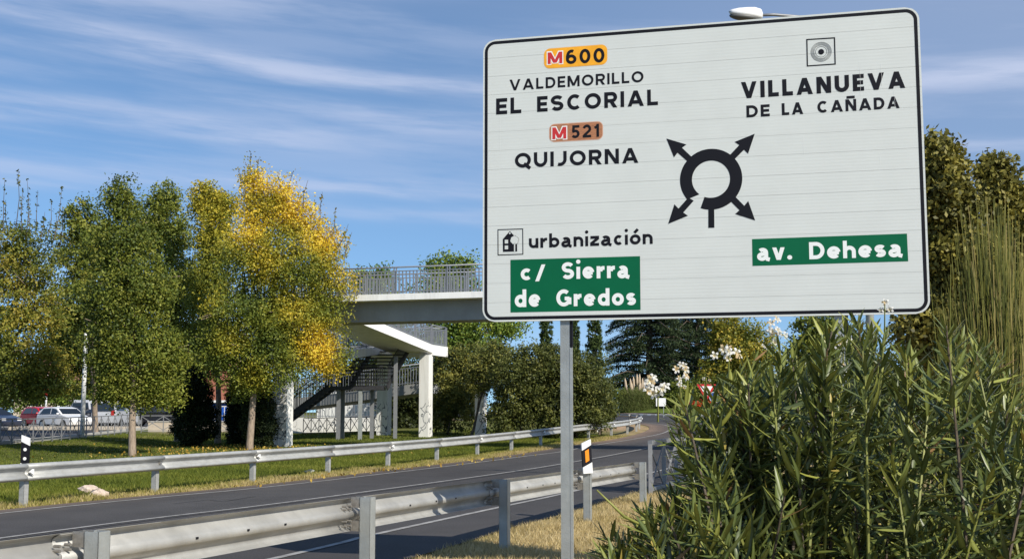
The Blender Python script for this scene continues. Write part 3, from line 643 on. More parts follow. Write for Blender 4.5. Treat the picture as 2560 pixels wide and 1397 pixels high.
# green plates
px_poly('street_name_plate', [(1276.4, 780.8), (1601.5, 774.4), (1600.2, 640.3), (1276.2, 649.5)], .0016, M['green_film'])
px_poly('street_name_plate', [(1881.5, 664.7), (2270.6, 653.1), (2267.4, 584), (1880.2, 597.8)], .0016, M['green_film'])
GO = .31
word('c/', (1300.7, 700.6), (1363.3, 699), hpx((1315, 670.8), (1315, 700)), GO, WH, .0026, 'x')
word('Sierra', (1404.7, 698), (1573.3, 693.9), hpx((1480, 665.6), (1480, 695.9)), GO, WH, .0026, 'x')
word('de', (1287, 768), (1351, 766.2), hpx((1335, 736), (1335, 767.2)), GO, WH, .0026, 'x')
word('Gredos', (1391, 766), (1590, 762.4), hpx((1480, 734.3), (1480, 764.8)), GO, WH, .0026, 'x')
word('av.', (1893, 651), (1980, 648.8), hpx((1930, 619), (1930, 650)), GO, WH, .0026, 'x')
word('Dehesa', (2023.5, 648.2), (2256, 641), hpx((2090, 615.4), (2090, 646)), GO, WH, .0026, 'x')
# roundabout diagram
c0 = suv(1777.4, 448.2); ro = (suv(1855.4, 448)[0] - suv(1699.5, 448)[0]) / 2; ri = (suv(1825, 448)[0] - suv(1729.8, 448)[0]) / 2
Z2 = lambda x, y: suv(1640 + x / 4.657, 300 + y / 4.657)
a_s = math.atan2(Z2(520, 1025)[1] - c0[1], Z2(520, 1025)[0] - c0[0]); a_e = math.atan2(Z2(430, 895)[1] - c0[1], Z2(430, 895)[0] - c0[0]) + 2 * math.pi
a_s2 = math.atan2(Z2(565, 897)[1] - c0[1], Z2(565, 897)[0] - c0[0]); a_e2 = math.atan2(Z2(503, 870)[1] - c0[1], Z2(503, 870)[0] - c0[0]) + 2 * math.pi
a_e1 = math.atan2(Z2(375, 915)[1] - c0[1], Z2(375, 915)[0] - c0[0]) + 2 * math.pi
V = []; Fc = []
for i in range(91):
    t = i / 90; a = a_s + (a_e1 - a_s) * t; b = a_s2 + (a_e2 - a_s2) * t
    V += [loc(c0[0] + ro * math.cos(a), c0[1] + ro * math.sin(a), .0018), loc(c0[0] + ri * math.cos(b), c0[1] + ri * math.sin(b), .0018)]
    if i: k = 2 * i; Fc.append((k - 2, k - 1, k + 1, k))
mesh('roundabout_diagram', V, Fc, BK, sign)
def arrow(P): plate('diagram_arrow', [Z2(*p) for p in P], .0024, BK)
arrow([(122, 218), (355, 287), (303, 325), (425, 440), (375, 490), (252, 382), (210, 437)])
arrow([(1150, 162), (1072, 395), (1025, 348), (905, 468), (850, 420), (970, 293), (915, 257)])
arrow([(142, 1210), (215, 982), (262, 1032), (375, 905), (440, 940), (318, 1078), (372, 1115)])
arrow([(1155, 1170), (922, 1095), (972, 1050), (862, 940), (915, 885), (1028, 1000), (1074, 943)])
arrow([(610, 1030), (678, 1030), (680, 1254), (610, 1256)])
# pale scratches down the film
for px_, ya, yb in ((1251, 293, 378), (2149, 153, 238), (2203, 160, 215), (2236, 228, 268), (2009, 340, 388), (2201, 392, 416), (1462, 402, 410)):
    u_, va_ = suv(px_, ya); _, vb_ = suv(px_, yb); plate('scratch', [(u_ - .0009, vb_), (u_ + .0009, vb_), (u_ + .0009, va_), (u_ - .0009, va_)], .0032, M['white'])
# posts
def sign_post(px, yb=None):
    u = suv(px, 800)[0]; x = u - OX; mb = MB(); wd = .110
    # hollow box profile with a slotted flange on the right-hand side, standing just behind the slats
    mb.box(x - wd / 2, x + wd / 2, .032, .125, -.4, SP.z + SH - .12); pc = mb.build('post', M['galv'], sign)
    mb = MB(); mb.box(x + wd / 2 - .012, x + wd / 2 + .014, .028, .036, 0, SP.z - .28); mb.build('post_flange', M['galv'], pc)
    mb = MB(); mb.box(x + wd / 2 - .010, x + wd / 2 + .016, .0285, .07, SP.z - .27, SP.z + .06); mb.build('clamp', M['black'], pc)
    for k in range(6):
        mb = MB(); z = SP.z + .15 + k * .5; mb.box(x - .09, x + .09, .0285, .045, z, z + .05); mb.build('bracket', M['galv'], pc)
sign_post(1412); sign_post(2101)

# ------------------------------------------------------------------ guardrails
PROF = [(.018, .156), (.030, .150), (.066, .135), (.082, .118), (.083, .098), (.072, .078), (.020, .040), (.004, .026), (.0, .0), (.004, -.026), (.020, -.040), (.072, -.078), (.083, -.098), (.082, -.118), (.066, -.135), (.030, -.150), (.018, -.156)]
def beam(path, side, m, parent, name='rail_beam', slots=()):
    """W-beam swept along path; side = unit sideways vectors (towards the traffic)"""
    pr = PROF + [(d + .005, z) for d, z in reversed(PROF)]; n = len(pr); V = []; Fc = []
    for p, s in zip(path, side):
        for d, z in pr: V.append((p[0] + s[0] * d, p[1] + s[1] * d, p[2] + z))
    for i in range(len(path) - 1):
        for k in range(n): Fc.append((i * n + k, (i + 1) * n + k, (i + 1) * n + (k + 1) % n, i * n + (k + 1) % n))
    Fc.append(tuple(range(n))); Fc.append(tuple((len(path) - 1) * n + k for k in range(n - 1, -1, -1)))
    o = mesh(name, V, Fc, m, parent)
    o.data.polygons.foreach_set('use_smooth', [True] * len(o.data.polygons)); return o
def cpost(p, dirv, ztop, m, parent, wd=.12, dp=.055, zb=-.4):
    """open C-section post: web faces the camera side, lips towards the traffic"""
    d = Vector(dirv); s = Vector((-d.y, d.x, 0)); t = .006; mb = MB()       # s points to the left of the course
    def bx(a0, a1, b0, b1):
        q = [p + d * a + s * b for a, b in ((a0, b0), (a1, b0), (a1, b1), (a0, b1))]
        mb.add([(v.x, v.y, zb) for v in q] + [(v.x, v.y, ztop) for v in q], [(0, 3, 2, 1), (4, 5, 6, 7), (0, 1, 5, 4), (1, 2, 6, 5), (2, 3, 7, 6), (3, 0, 4, 7)])
    bx(-wd / 2, wd / 2, -dp, -dp + t); bx(-wd / 2, -wd / 2 + t, -dp, dp); bx(wd / 2 - t, wd / 2, -dp, dp)
    bx(-wd / 2, -wd / 4, dp - t, dp); bx(wd / 4, wd / 2, dp - t, dp)
    return mb.build('post', m, parent)
NR0 = Vector((-2.665, 7.847, 0)); ND = Vector((math.sin(.3273), math.cos(.3273), 0)); NS = Vector((-ND.y, ND.x, 0))
def nr(k): return NR0 + ND * 4 * k
def ntop(k): return .957 - .0473 * k + (0 if k > -1 else 0)
rail = empty('guardrail', (NR0.x, NR0.y, 0), label='near W-beam guardrail seen from its back, running diagonally across the foreground verge', cat='guardrail')
rail.rotation_euler = (0, 0, 0); RO = Vector((NR0.x, NR0.y, 0))
for k in range(-2, 5):
    p = nr(k) - RO; zt = ntop(k); cpost(p, ND, zt, M['galv'], rail)
    sg = p + NS * .10
    for dx in (-.05, .05):                         # spacer plates between post and beam
        for dz in (-.05, -.27):
            mb = MB(); c = p + ND * dx + Vector((0, 0, zt + dz)); mb.bar(c + NS * .055, c + NS * .15, .006, .10); mb.build('spacer', M['bolt'], rail)
    if k < 4:
        q = nr(k + 1) - RO; za = zt - .165; zb = ntop(k + 1) - .165; a = p + NS * .135 - ND * .16; b = q + NS * .135 + ND * .12
        path = [(a.lerp(b, t).x, a.lerp(b, t).y, za + (zb - za) * t + (.001 if k % 2 else -.001)) for t in (0, .25, .5, .75, 1)]
        off = NS * (.0065 if k % 2 else 0); path = [(x + off.x, y + off.y, z) for x, y, z in path]
        bo = beam(path, [NS] * 5, M['galv_back'], rail)
        for t in (.35, .52, .66):                  # bolt slots in the middle flute, open ones show dark
            c = a.lerp(b, t) + off + Vector((0, 0, za + (zb - za) * t + .004)) - NS * .0025; mb = MB(); mb.bar(c - ND * .016, c + ND * .016, .0045, .016); mb.build('bolt_slot', M['black'], bo)
    for dx in (-.20, -.10):                        # splice bolts
        for z in (.055, -.055, .085, -.10):
            c = p + NS * .150 + ND * dx + Vector((0, 0, zt - .165 + z * 1.0)); mb = MB(); mb.tube([c - NS * .028, c + NS * .02], .011, 6); mb.build('bolt', M['bolt'], rail)

FR0 = Vector((-8.732, 22.034, 0)); FD = Vector((math.sin(.3213), math.cos(.3213), 0)); HR = .786
frp = [FR0 + FD * 4 * k for k in range(-3, 10)]
cur = [frp[-1]] + [Vector(p) for p in ((3.9, 59.6, 0), (5.3, 63.0, 0), (6.5, 66.7, 0), (7.4, 70.6, 0), (8.0, 74.6, 0), (8.25, 78.4, 0), (8.1, 81.8, 0), (7.2, 84.8, 0), (5.6, 87.2, 0), (3.4, 89.0, 0))]
allp = frp[:-1] + cur
far = empty('guardrail', (FR0.x, FR0.y, 0), label='far W-beam guardrail with small white reflectors, curving round the grassy corner', cat='guardrail')
FO = Vector((FR0.x, FR0.y, 0)); sm = smooth_line([(p.x, p.y) for p in allp], 6); cnt = 0
for i, p in enumerate(sm):
    if i % 6: continue
    d = (sm[min(i + 1, len(sm) - 1)] - sm[max(i - 1, 0)]).normalized(); s = Vector((d.y, -d.x, 0)); g = tz(p.x, p.y)
    cpost(p - FO - s * .14, d, g + HR - .04, M['galv_dull'], far, zb=g - .3)
    if i + 6 < len(sm):
        seg = sm[i:i + 7]; path = []; sd = []
        for j, q in enumerate(seg):
            dd = (sm[min(i + j + 1, len(sm) - 1)] - sm[max(i + j - 1, 0)]).normalized(); s2 = Vector((dd.y, -dd.x, 0)); q2 = q - FO
            if j == 6: q2 = q2 + dd * .10
            if j == 0: q2 = q2 - dd * .10
            path.append((q2.x - s2.x * .065 + (.007 * s2.x if cnt % 2 else 0), q2.y - s2.y * .065 + (.007 * s2.y if cnt % 2 else 0), tz(q.x, q.y) + HR - .155)); sd.append(s2)
        beam(path, sd, M['galv_dull'], far)
    mb = MB(); c = p - FO - s * .10 + Vector((0, 0, g + HR - .155)); mb.bar(c, c + s * .09, .05, .05); mb.build('spacer', M['bolt'], far)
    k = i // 6 - 3
    if (k >= 0 and k % 2 == 0) or k > 9:          # little white reflector wings in the flute
        c = p - FO + s * .022 + Vector((0, 0, g + HR - .155)); mb = MB()
        mb.add([c + Vector((0, 0, .055)), c + Vector((0, 0, -.055)), c - d * .10, c + s * .05 + Vector((0, 0, .055)), c + s * .05 + Vector((0, 0, -.055)), c - d * .10 + s * .05], [(0, 2, 1), (3, 4, 5), (0, 1, 4, 3), (1, 2, 5, 4), (2, 0, 3, 5)])
        mb.build('reflector', M['white'], far)
    cnt += 1

# marker posts
def marker(x, y, z0, h, wd, yaw, label, amber=False, lean=0.0, buried=True):
    t = empty('marker_post', (x, y, z0), yaw, label, 'marker post', None); t.rotation_euler = (0, lean, yaw)
    d = .05; sl = wd * .45
    def band(za0, za1, zb0, zb1, m, nm='post_band', e=0):
        mb = MB(); mb.prism([(-wd / 2, za0), (wd / 2, zb0), (wd / 2, zb1), (-wd / 2, za1)], -d / 2 - e, d / 2 + e); mb.build(nm, m, t)
    if amber:
        band(0, .10, 0, .17, M['white']); band(.10, h - .17, .17, h - .09, M['black'], e=.0005); band(h - .17, h - .06, h - .09, h, M['white'])
        mb = MB(); mb.prism([(-wd * .2, .17), (wd * .20, .20), (wd * .20, h - .15), (-wd * .2, h - .18)], -d / 2 - .006, -d / 2 - .0006); mb.build('reflector', M['orange'], t)
    else:
        band(-.3, h - .52, -.3, h - .58, M['white']); band(h - .52, h - .12, h - .58, h - .20, M['black'], e=.0005); band(h - .12, h, h - .20, h - .06, M['white'])
        for z in (h - .27, h - .44): mb = MB(); mb.tube([(.0, -d / 2 - .0065, z), (.0, -d / 2 - .001, z)], wd * .2, 14); mb.build('reflector', M['white'], t)
    return t
a, b = ray(64, 1120); marker(a * 22.9, 22.9, 0, 1.28, .155, .1, 'white marker post with black band and two round reflectors behind the far guardrail')
k3 = nr(3); marker(k3.x + .0, k3.y - .09, ntop(3) - .06, .53, .155, .25, 'white marker plate with amber reflector fixed on top of a guardrail post', amber=True, lean=-.06)
a, b = ray(1497, 1060); marker(a * 70, 70, tz(a * 70, 70), 1.25, .2, 0, 'small distant black and white marker post at the bush by the curve')

# ------------------------------------------------------------------ cross-braced pedestrian fences
def xfence(p0, p1, nb, h, label, m, z0=None, th=.05):
    p0 = Vector((p0[0], p0[1], 0)); p1 = Vector((p1[0], p1[1], 0)); t = empty('pedestrian_fence', (p0.x, p0.y, 0), 0, label, 'fence')
    P = [p0.lerp(p1, i / nb) for i in range(nb + 1)]; zz = [tz(p.x, p.y) if z0 is None else z0 for p in P]; P = [p - p0 for p in P]; d = (p1 - p0).normalized(); s = Vector((d.y, -d.x, 0))
    for i in range(nb + 1):
        mb = MB(); mb.bar(P[i] + Vector((0, 0, zz[i] - .2)), P[i] + Vector((0, 0, zz[i] + h - .03)), th, th * .8); mb.build('post', m, t)
        if i < nb:
            a = P[i]; b = P[i + 1]; za, zb = zz[i], zz[i + 1]; V = lambda q, z: q + Vector((0, 0, z))
            mb = MB(); mb.bar(V(a, za + h), V(b, zb + h), th * 1.1, th); mb.build('top_rail', m, t)
            mb = MB(); mb.bar(V(a, za + .12), V(b, zb + .12), th * .9, th * .8); mb.build('bottom_rail', m, t)
            mb = MB(); mb.bar(V(a, za + .16) + s * .012, V(b, zb + h - .04) + s * .012, th * .22, th * .8); mb.build('brace', m, t)
            mb = MB(); mb.bar(V(b, zb + .16) - s * .012, V(a, za + h - .04) - s * .012, th * .22, th * .8); mb.build('brace', m, t)
            c = (a + b) / 2; mb = MB(); mb.ell(V(c, (za + zb + h + .12) / 2), (.035, .035, .05), 8, 6); mb.build('boss', m, t)
    return t
xfence((-21.3, 39.5), (-23.35, 74.5), 25, 1.12, 'long dark grey cross-braced fence between the lawn and the car road on the left', M['grey_paint'])
xfence((-23.0, 75.0), (-13.8, 76.2), 7, 1.05, 'short cross-braced fence run behind the trunk and dark conifers', M['grey_paint'])
xfence((2.86, 25.1), (2.86 + DIRR.x * 14, 25.1 + DIRR.y * 14), 10, 1.08, 'grey cross-braced fence starting at the end of the near guardrail', M['grey_paint'], th=.085)

# ------------------------------------------------------------------ footbridge with its ramps and steel stair
BA = .29; BO = Vector((-6.7, 49.0, 0))
bridge = empty('footbridge', BO, -BA, 'white concrete footbridge with grey railing, a long ramp and graffiti on its piers', 'footbridge')
def bloc(x, y):               # world to bridge coordinates
    d = Vector((x, y, 0)) - BO; return d.x * math.cos(BA) - d.y * math.sin(BA), d.x * math.sin(BA) + d.y * math.cos(BA)
def bpart(name, m, fn): mb = MB(); fn(mb); return mb.build(name, m, bridge)
ZT, ZB = 6.46, 5.38
deck = bpart('deck', M['concrete_white'], lambda b: b.box(-5.0, 27, 0, 2.6, ZT - .25, ZT))
bpart('girder', M['concrete_grey'], lambda b: b.prism([(-4.9, ZB), (26.9, ZB), (26.9, ZT - .25), (-4.9, ZT - .25)], .62, 2.0))
bal_mesh = {}
def baluster(p, h, parent, wd=.045, th=.022):
    key = round(h, 3)
    if key not in bal_mesh:
        mb = MB(); mb.box(-wd / 2, wd / 2, -th / 2, th / 2, 0, h); me = bpy.data.meshes.new('baluster'); me.from_pydata(mb.V, [], mb.F); me.materials.append(M['rail_paint']); bal_mesh[key] = me
    o = bpy.data.objects.new('baluster', bal_mesh[key]); link(o, parent); o.location = p; return o
def railing(p0, p1, h, step, parent, posts, single=None, m=None, turn=0.0):
    """p0,p1: foot line ends (bridge coordinates); single: (from, to) fraction built bar by bar, the rest joined"""
    m = m or M['rail_paint']; p0 = Vector(p0); p1 = Vector(p1); L = (p1 - p0).length; n = int(L / step); V = lambda p, z: p + Vector((0, 0, z))
    hr = MB(); hr.tube([V(p0, h), V(p1, h)], .032, 8); top = hr.build('handrail', m, parent, True)
    for z, s_ in ((h - .16, .035), (.10, .035)): mb = MB(); mb.bar(V(p0, z), V(p1, z), s_, s_ * 1.1); mb.build('rail', m, parent)
    rest = MB(); d = (p1 - p0).normalized(); ang = math.atan2(d.y, d.x)
    for i in range(n):
        t = (i + .5) / n; p = p0.lerp(p1, t)
        if single and single[0] <= t <= single[1]: b_ = baluster(p + Vector((0, 0, .02)), h - .19, parent); b_.rotation_euler = (0, 0, ang)
        else: rest.bar(V(p, .02), V(p, h - .17), .045, .022, (d.x, d.y, 0))
    if rest.V: rest.build('balustrade', m, parent)['kind'] = 'stuff'
    for i in range(posts + 1):
        p = p0.lerp(p1, i / posts); mb = MB()
        for dx in (-.05, .05): mb.bar(V(p + d * dx, 0), V(p + d * dx, h - .01), .035, .06, (d.y, -d.x, 0))
        mb.build('rail_post', m, parent)['kind'] = 'stuff'
railing((-4.9, .10, ZT), (6.6, .10, ZT), 1.09, .155, deck, 5, (.15, 1))
railing((6.6, .10, ZT), (26.6, .10, ZT), 1.09, .155, deck, 8)
railing((-4.9, 2.5, ZT), (6.6, 2.5, ZT), 1.09, .155, deck, 5, (.15, 1))
railing((6.6, 2.5, ZT), (26.6, 2.5, ZT), 1.09, .155, deck, 8)
# ramp and landing
def slab(b, u0, u1, va, vb, za, zb, th):
    b.add([(u0, va, za - th), (u1, va, za - th), (u1, vb, zb - th), (u0, vb, zb - th), (u0, va, za), (u1, va, za), (u1, vb, zb), (u0, vb, zb)], [(0, 3, 2, 1), (4, 5, 6, 7), (0, 1, 5, 4), (1, 2, 6, 5), (2, 3, 7, 6), (3, 0, 4, 7)])
r1 = bpart('ramp', M['concrete_white'], lambda b: slab(b, -3.9, -1.6, 2.61, 14.2, 6.30, 5.20, .42))
railing((-1.68, 2.61, 6.30), (-1.68, 14.2, 5.20), 1.05, .16, r1, 5, (.3, 1)); railing((-3.82, 2.61, 6.30), (-3.82, 14.2, 5.20), 1.05, .16, r1, 5)
ld_ = bpart('landing', M['concrete_white'], lambda b: b.box(-6.6, -1.57, 14.203, 16.5, 4.66, 5.2))
railing((-1.66, 14.25, 5.2), (-1.66, 16.4, 5.2), 1.05, .16, ld_, 1, (0, 1)); railing((-1.66, 16.4, 5.2), (-6.5, 16.4, 5.2), 1.05, .16, ld_, 2)
r2 = bpart('ramp', M['concrete_white'], lambda b: slab(b, -6.6, -4.3, 3.0, 14.2, 4.05, 5.195, .42))
railing((-4.38, 3.0, 4.05), (-4.38, 14.2, 5.19), 1.05, .16, r2, 5); railing((-6.52, 3.0, 4.05), (-6.52, 14.2, 5.19), 1.05, .16, r2, 5)
# low ramp at the back, rising to the right
p = [bloc(-15.5, 71.5), bloc(-5.2, 67.8)]
def low(b):
    (ua, va), (ub, vb) = p; b.add([(ua, va, 1.55), (ub, vb, 2.75), (ub + .6, vb + 2.2, 2.75), (ua + .6, va + 2.2, 1.55), (ua, va, 2.2), (ub, vb, 3.3), (ub + .6, vb + 2.2, 3.3), (ua + .6, va + 2.2, 2.2)], [(0, 3, 2, 1), (4, 5, 6, 7), (0, 1, 5, 4), (1, 2, 6, 5), (2, 3, 7, 6), (3, 0, 4, 7)])
r3 = bpart('ramp', M['concrete_grey'], low)  # greyed so that the colour carries the shade on this white concrete
railing((p[0][0], p[0][1] + .1, 2.2), (p[1][0], p[1][1] + .1, 3.3), 1.1, .17, r3, 6, m=M['rail_paint'])
# graffiti wall below it, with white upright bars on top
w0 = bloc(-14.0, 74.5); w1 = bloc(-7.6, 73.4)
def gw(b):
    b.add([(w0[0], w0[1], .2), (w1[0], w1[1], .2), (w1[0], w1[1] + .3, .2), (w0[0], w0[1] + .3, .2), (w0[0], w0[1], 1.35), (w1[0], w1[1], 1.35), (w1[0], w1[1] + .3, 1.35), (w0[0], w0[1] + .3, 1.35)], [(0, 3, 2, 1), (4, 5, 6, 7), (0, 1, 5, 4), (1, 2, 6, 5), (2, 3, 7, 6), (3, 0, 4, 7)])
wl = bpart('retaining_wall', M['graf2'], gw)
railing((w0[0], w0[1] + .15, 1.35), (w1[0], w1[1] + .15, 1.35), .95, .2, wl, 6, m=M['rail_paint'])
def backwall(b):
    a0 = bloc(-13, 80.5); a1 = bloc(-7.0, 79.3); b.add([(a0[0], a0[1], .2), (a1[0], a1[1], .2), (a1[0], a1[1] + .3, .2), (a0[0], a0[1] + .3, .2), (a0[0], a0[1], 3.0), (a1[0], a1[1], 3.0), (a1[0], a1[1] + .3, 3.0), (a0[0], a0[1] + .3, 3.0)], [(0, 3, 2, 1), (4, 5, 6, 7), (0, 1, 5, 4), (1, 2, 6, 5), (2, 3, 7, 6), (3, 0, 4, 7)])
bpart('retaining_wall', M['graf1'], backwall)
def pier(x, y, a, d, top, m, bot=-.3):
    u, v = bloc(x, y); o = bpart('pier', m, lambda b: b.box(-a / 2, a / 2, -d / 2, d / 2, bot, top)); o.location = (u, v, 0); return o
pier(-9.85, 52.0, .62, .62, ZB - .002, M['graf1']); pier(-4.5, 63.0, .52, .62, 4.658, M['graf2']); pier(-6.95, 65.6, .62, .6, 4.658, M['graf1']); pier(-1.66, 64.2, .5, .5, 3.4, M['graf2'])
pier(-12.4, 54.5, .5, .5, 3.65, M['graf2']); u_, v_ = bloc(14, 44); pier(17.5, 43.1, .7, .7, ZB - .002, M['concrete_white'])
# writing sprayed on the piers, drawn as bent strokes
def spray(x, y, w_, z0, h, seed, m=None, n=11):
    rg = random.Random(seed); u, v = bloc(x, y); q = []
    for i in range(n * 5 + 1):
        t = i / (n * 5); q.append((u + w_ * .42 * math.sin(t * n * 2.1 + seed) * (.6 + .4 * math.sin(t * 9)), v, z0 + h * (1 - t) + .06 * math.cos(t * n * 4.2)))
    V = []; Fc = []
    for i, c in enumerate(q):
        a = q[max(i - 1, 0)]; b = q[min(i + 1, len(q) - 1)]; dx, dz = b[0] - a[0], b[2] - a[2]; L = math.hypot(dx, dz) or 1; k = .016
        V += [(c[0] - dz / L * k, c[1], c[2] + dx / L * k), (c[0] + dz / L * k, c[1], c[2] - dx / L * k)]
        if i: j = 2 * i; Fc.append((j - 2, j - 1, j + 1, j))
    o = mesh('graffiti', V, Fc, m or M['rail_paint'], bridge); return o
for (x, y, dd, w_, z0, h, sd, n_) in ((-4.5, 63.0, .62, .44, .75, 1.35, 2, 8), (-9.85, 52.0, .62, .5, .6, .8, 5, 5), (-9.85, 52.0, .62, .5, 1.75, .9, 7, 6), (-7.05, 65.6, .6, .4, .8, 1.3, 9, 7)):
    o = spray(x, y, w_, z0, h, sd, n=n_); o.location.y = -dd / 2 - .004

# steel stair
stair = empty('steel_stair', (-9.1, 60, 0), -BA * .15, 'dark steel stair with open treads under the white ramp of the footbridge', 'stair')
DS = M['dark_steel']; ZL = 2.95
mb = MB(); mb.box(0, 2.6, 0, 1.5, ZL - .16, ZL); mb.build('landing', DS, stair)
mb = MB(); mb.prism([(-.1, 0 + ZL - .16), (2.7, ZL - .16), (2.7, ZL + .02), (-.1, ZL + .02)], -.03, 0.0); mb.build('stringer', DS, stair)
for yy in (0, 1.25):
    mb = MB(); mb.bar((-3.5, yy, .35), (0, yy, ZL - .02), .04, .30); mb.build('stringer', DS, stair)
tm = MB(); tm.box(-.15, .15, 0.02, 1.23, -.03, .03); tme = bpy.data.meshes.new('tread'); tme.from_pydata(tm.V, [], tm.F); tme.materials.append(DS)
for i in range(14):
    o = bpy.data.objects.new('tread', tme); link(o, stair); t = (i + .5) / 14; o.location = (-3.5 + 3.5 * t, 0, .35 + (ZL - .37) * t)
def srail(p0, p1, h=1.0, step=.11, posts=3):
    p0 = Vector(p0); p1 = Vector(p1); mb = MB(); mb.tube([p0 + Vector((0, 0, h)), p1 + Vector((0, 0, h))], .025, 6); mb.build('handrail', DS, stair); n = int((p1 - p0).length / step)
    for i in range(n):
        p = p0.lerp(p1, (i + .5) / n); o = bpy.data.objects.new('baluster', sb); link(o, stair); o.location = p
sbm = MB(); sbm.box(-.011, .011, -.011, .011, 0, 1.0); sb = bpy.data.meshes.new('baluster'); sb.from_pydata(sbm.V, [], sbm.F); sb.materials.append(DS)
srail((-3.5, -.03, .4), (0, -.03, ZL)); srail((0, -.03, ZL), (1.0, -.03, ZL)); srail((-3.5, 1.28, .4), (0, 1.28, ZL), step=.2)
for yy, x0 in ((0, .85), (1, 2.75)):
    mb = MB(); mb.bar((x0, .9, ZL - .05), (x0 + .75, 3.5, ZL + 2.0), .05, .28); mb.build('stringer', DS, stair)
for i in range(11):
    t = (i + .5) / 11; mb = MB(); x0 = .85 + .75 * t; mb.box(x0, x0 + 1.9, .9 + 2.6 * t - .14, .9 + 2.6 * t + .14, ZL - .05 + 2.05 * t - .03, ZL - .05 + 2.05 * t + .03); mb.build('tread', DS, stair)
srail((0, 1.5, ZL), (2.6, 1.5, ZL)); srail((1.0, -.03, ZL), (2.7, -.03, ZL)); srail((2.78, .9, ZL + .05), (3.53, 3.5, ZL + 2.05)); srail((.82, .9, ZL + .05), (1.57, 3.5, ZL + 2.05))  # dense landing railings added as a dark screen, standing in for shade
for x, y, m_ in ((.45, .15, DS), (1.55, .12, M['galv']), (1.95, 1.3, DS), (3.15, 1.2, DS), (.45, 1.3, DS)):
    mb = MB(); mb.box(x - .09, x + .09, y - .09, y + .09, -.2, ZL - .165 if x < 3 else 4.5); mb.build('column', m_ if m_ is not DS else M['grey_paint'], stair)
xfence((-12.0, 69.5), (-7.4, 68.9), 10, .95, 'black cross-braced fence in front of the graffiti wall under the footbridge', M['dark_steel'], th=.04)

# ------------------------------------------------------------------ street furniture, vehicles, far buildings on the left
def pole_thing(name, x, y, h, r, label, cat, m, z0=None):
    t = empty(name, (x, y, tz(x, y) if z0 is None else z0), 0, label, cat); mb = MB(); mb.tube([(0, 0, -.3), (0, 0, h * .5), (0, 0, h)], [r, r * .85, r * .7], 10); mb.build('pole', m, t, True); return t
def lamp_head(t, p, yaw, s=1.0, name='lamp_head'):
    P = []; Fc = []
    prof = [(-.48, .0, .02, .0), (-.40, .11, .05, -.035), (-.22, .17, .085, -.055), (.0, .19, .11, -.06), (.2, .16, .125, -.055), (.36, .10, .11, -.045), (.42, .04, .06, -.03)]
    n = 12
    for x, w_, zt, zb in prof:
        for k in range(n):
            a = 2 * math.pi * k / n; P.append((x * s, w_ * math.cos(a) * s, (zt * max(math.sin(a), 0) + (-zb) * min(math.sin(a), 0)) * s * 1.7))
    for i in range(len(prof) - 1):
        for k in range(n): Fc.append((i * n + k, i * n + (k + 1) % n, (i + 1) * n + (k + 1) % n, (i + 1) * n + k))
    Fc.append(tuple(range(n - 1, -1, -1))); Fc.append(tuple((len(prof) - 1) * n + k for k in range(n)))
    o = mesh(name, P, Fc, M['lamp_white'], t, True); o.location = p; o.rotation_euler = yaw
    mb = MB(); mb.ell((-.03 * s, 0, -.075 * s), (.43 * s, .19 * s, .095 * s), 16, 8); g = mb.build('diffuser', M['lamp_under'], o, True); return o
a, b = ray(2150, 40); L1 = pole_thing('street_lamp', a * 26, 26, 9.65, .10, 'street lamp whose white head and curved arm show above the big sign', 'street lamp', M['galv'])
q = at(1907, 39, 25.2); base = Vector((a * 26, 26, tz(a * 26, 26))); q -= base
mb = MB(); pts = [Vector((0, 0, 8.9)), Vector((-.12, -.05, 9.45)), Vector((-.55, -.2, 9.75))] + [Vector((-1.05, -.4, q.z + .07)), q + Vector((.25, .05, .03)), q + Vector((-.1, 0, .0))]
mb.tube(pts, [.05, .05, .045, .035, .032, .03], 8); mb.build('arm', M['grey_paint'], L1, True)
lamp_head(L1, (q.x - .36, q.y - .05, q.z + .0), (math.radians(10), math.radians(3), math.radians(12)), .86)
a, b = ray(205, 1092); L2 = pole_thing('street_lamp', a * 66.5, 66.5, 8.6, .13, 'slim white lamp column beside the left fence, reaching into the trees', 'street lamp', M['white'])
lamp_head(L2, (0, 0, 8.65), (0, 0, .5), .9)
# no-entry sign
a, b = ray(113, 1055); t = pole_thing('no_entry_sign', a * 98, 98, 4.2, .08, 'round red and white traffic sign on a pale pole behind the parked cars', 'road sign', M['white'])
mb = MB(); mb.tube([(0, -.13, 2.65), (0, -.10, 2.65)], .40, 22); mb.build('disc', M['red'], t)
mb = MB(); mb.box(-.24, .24, -.136, -.132, 2.57, 2.73); mb.build('bar', M['white'], t)
ringp = MB(); 
for i in range(24):
    a0, a1 = 2 * math.pi * i / 24, 2 * math.pi * (i + 1) / 24; k = len(ringp.V); ringp.V += [(r * math.cos(q_), -.133, 2.65 + r * math.sin(q_)) for q_ in (a0, a1) for r in (.36, .405)]; ringp.F.append((k, k + 1, k + 3, k + 2))
ringp.build('rim', M['white'], t)
a, b = ray(347, 1050); t = pole_thing('round_sign', a * 82, 82, 2.1, .035, 'back of a round pale traffic sign just right of the nearest straight trunk', 'road sign', M['galv'])
mb = MB(); mb.tube([(0, -.07, 1.75), (0, -.05, 1.75)], .33, 20); mb.build('disc', M['galv'], t)

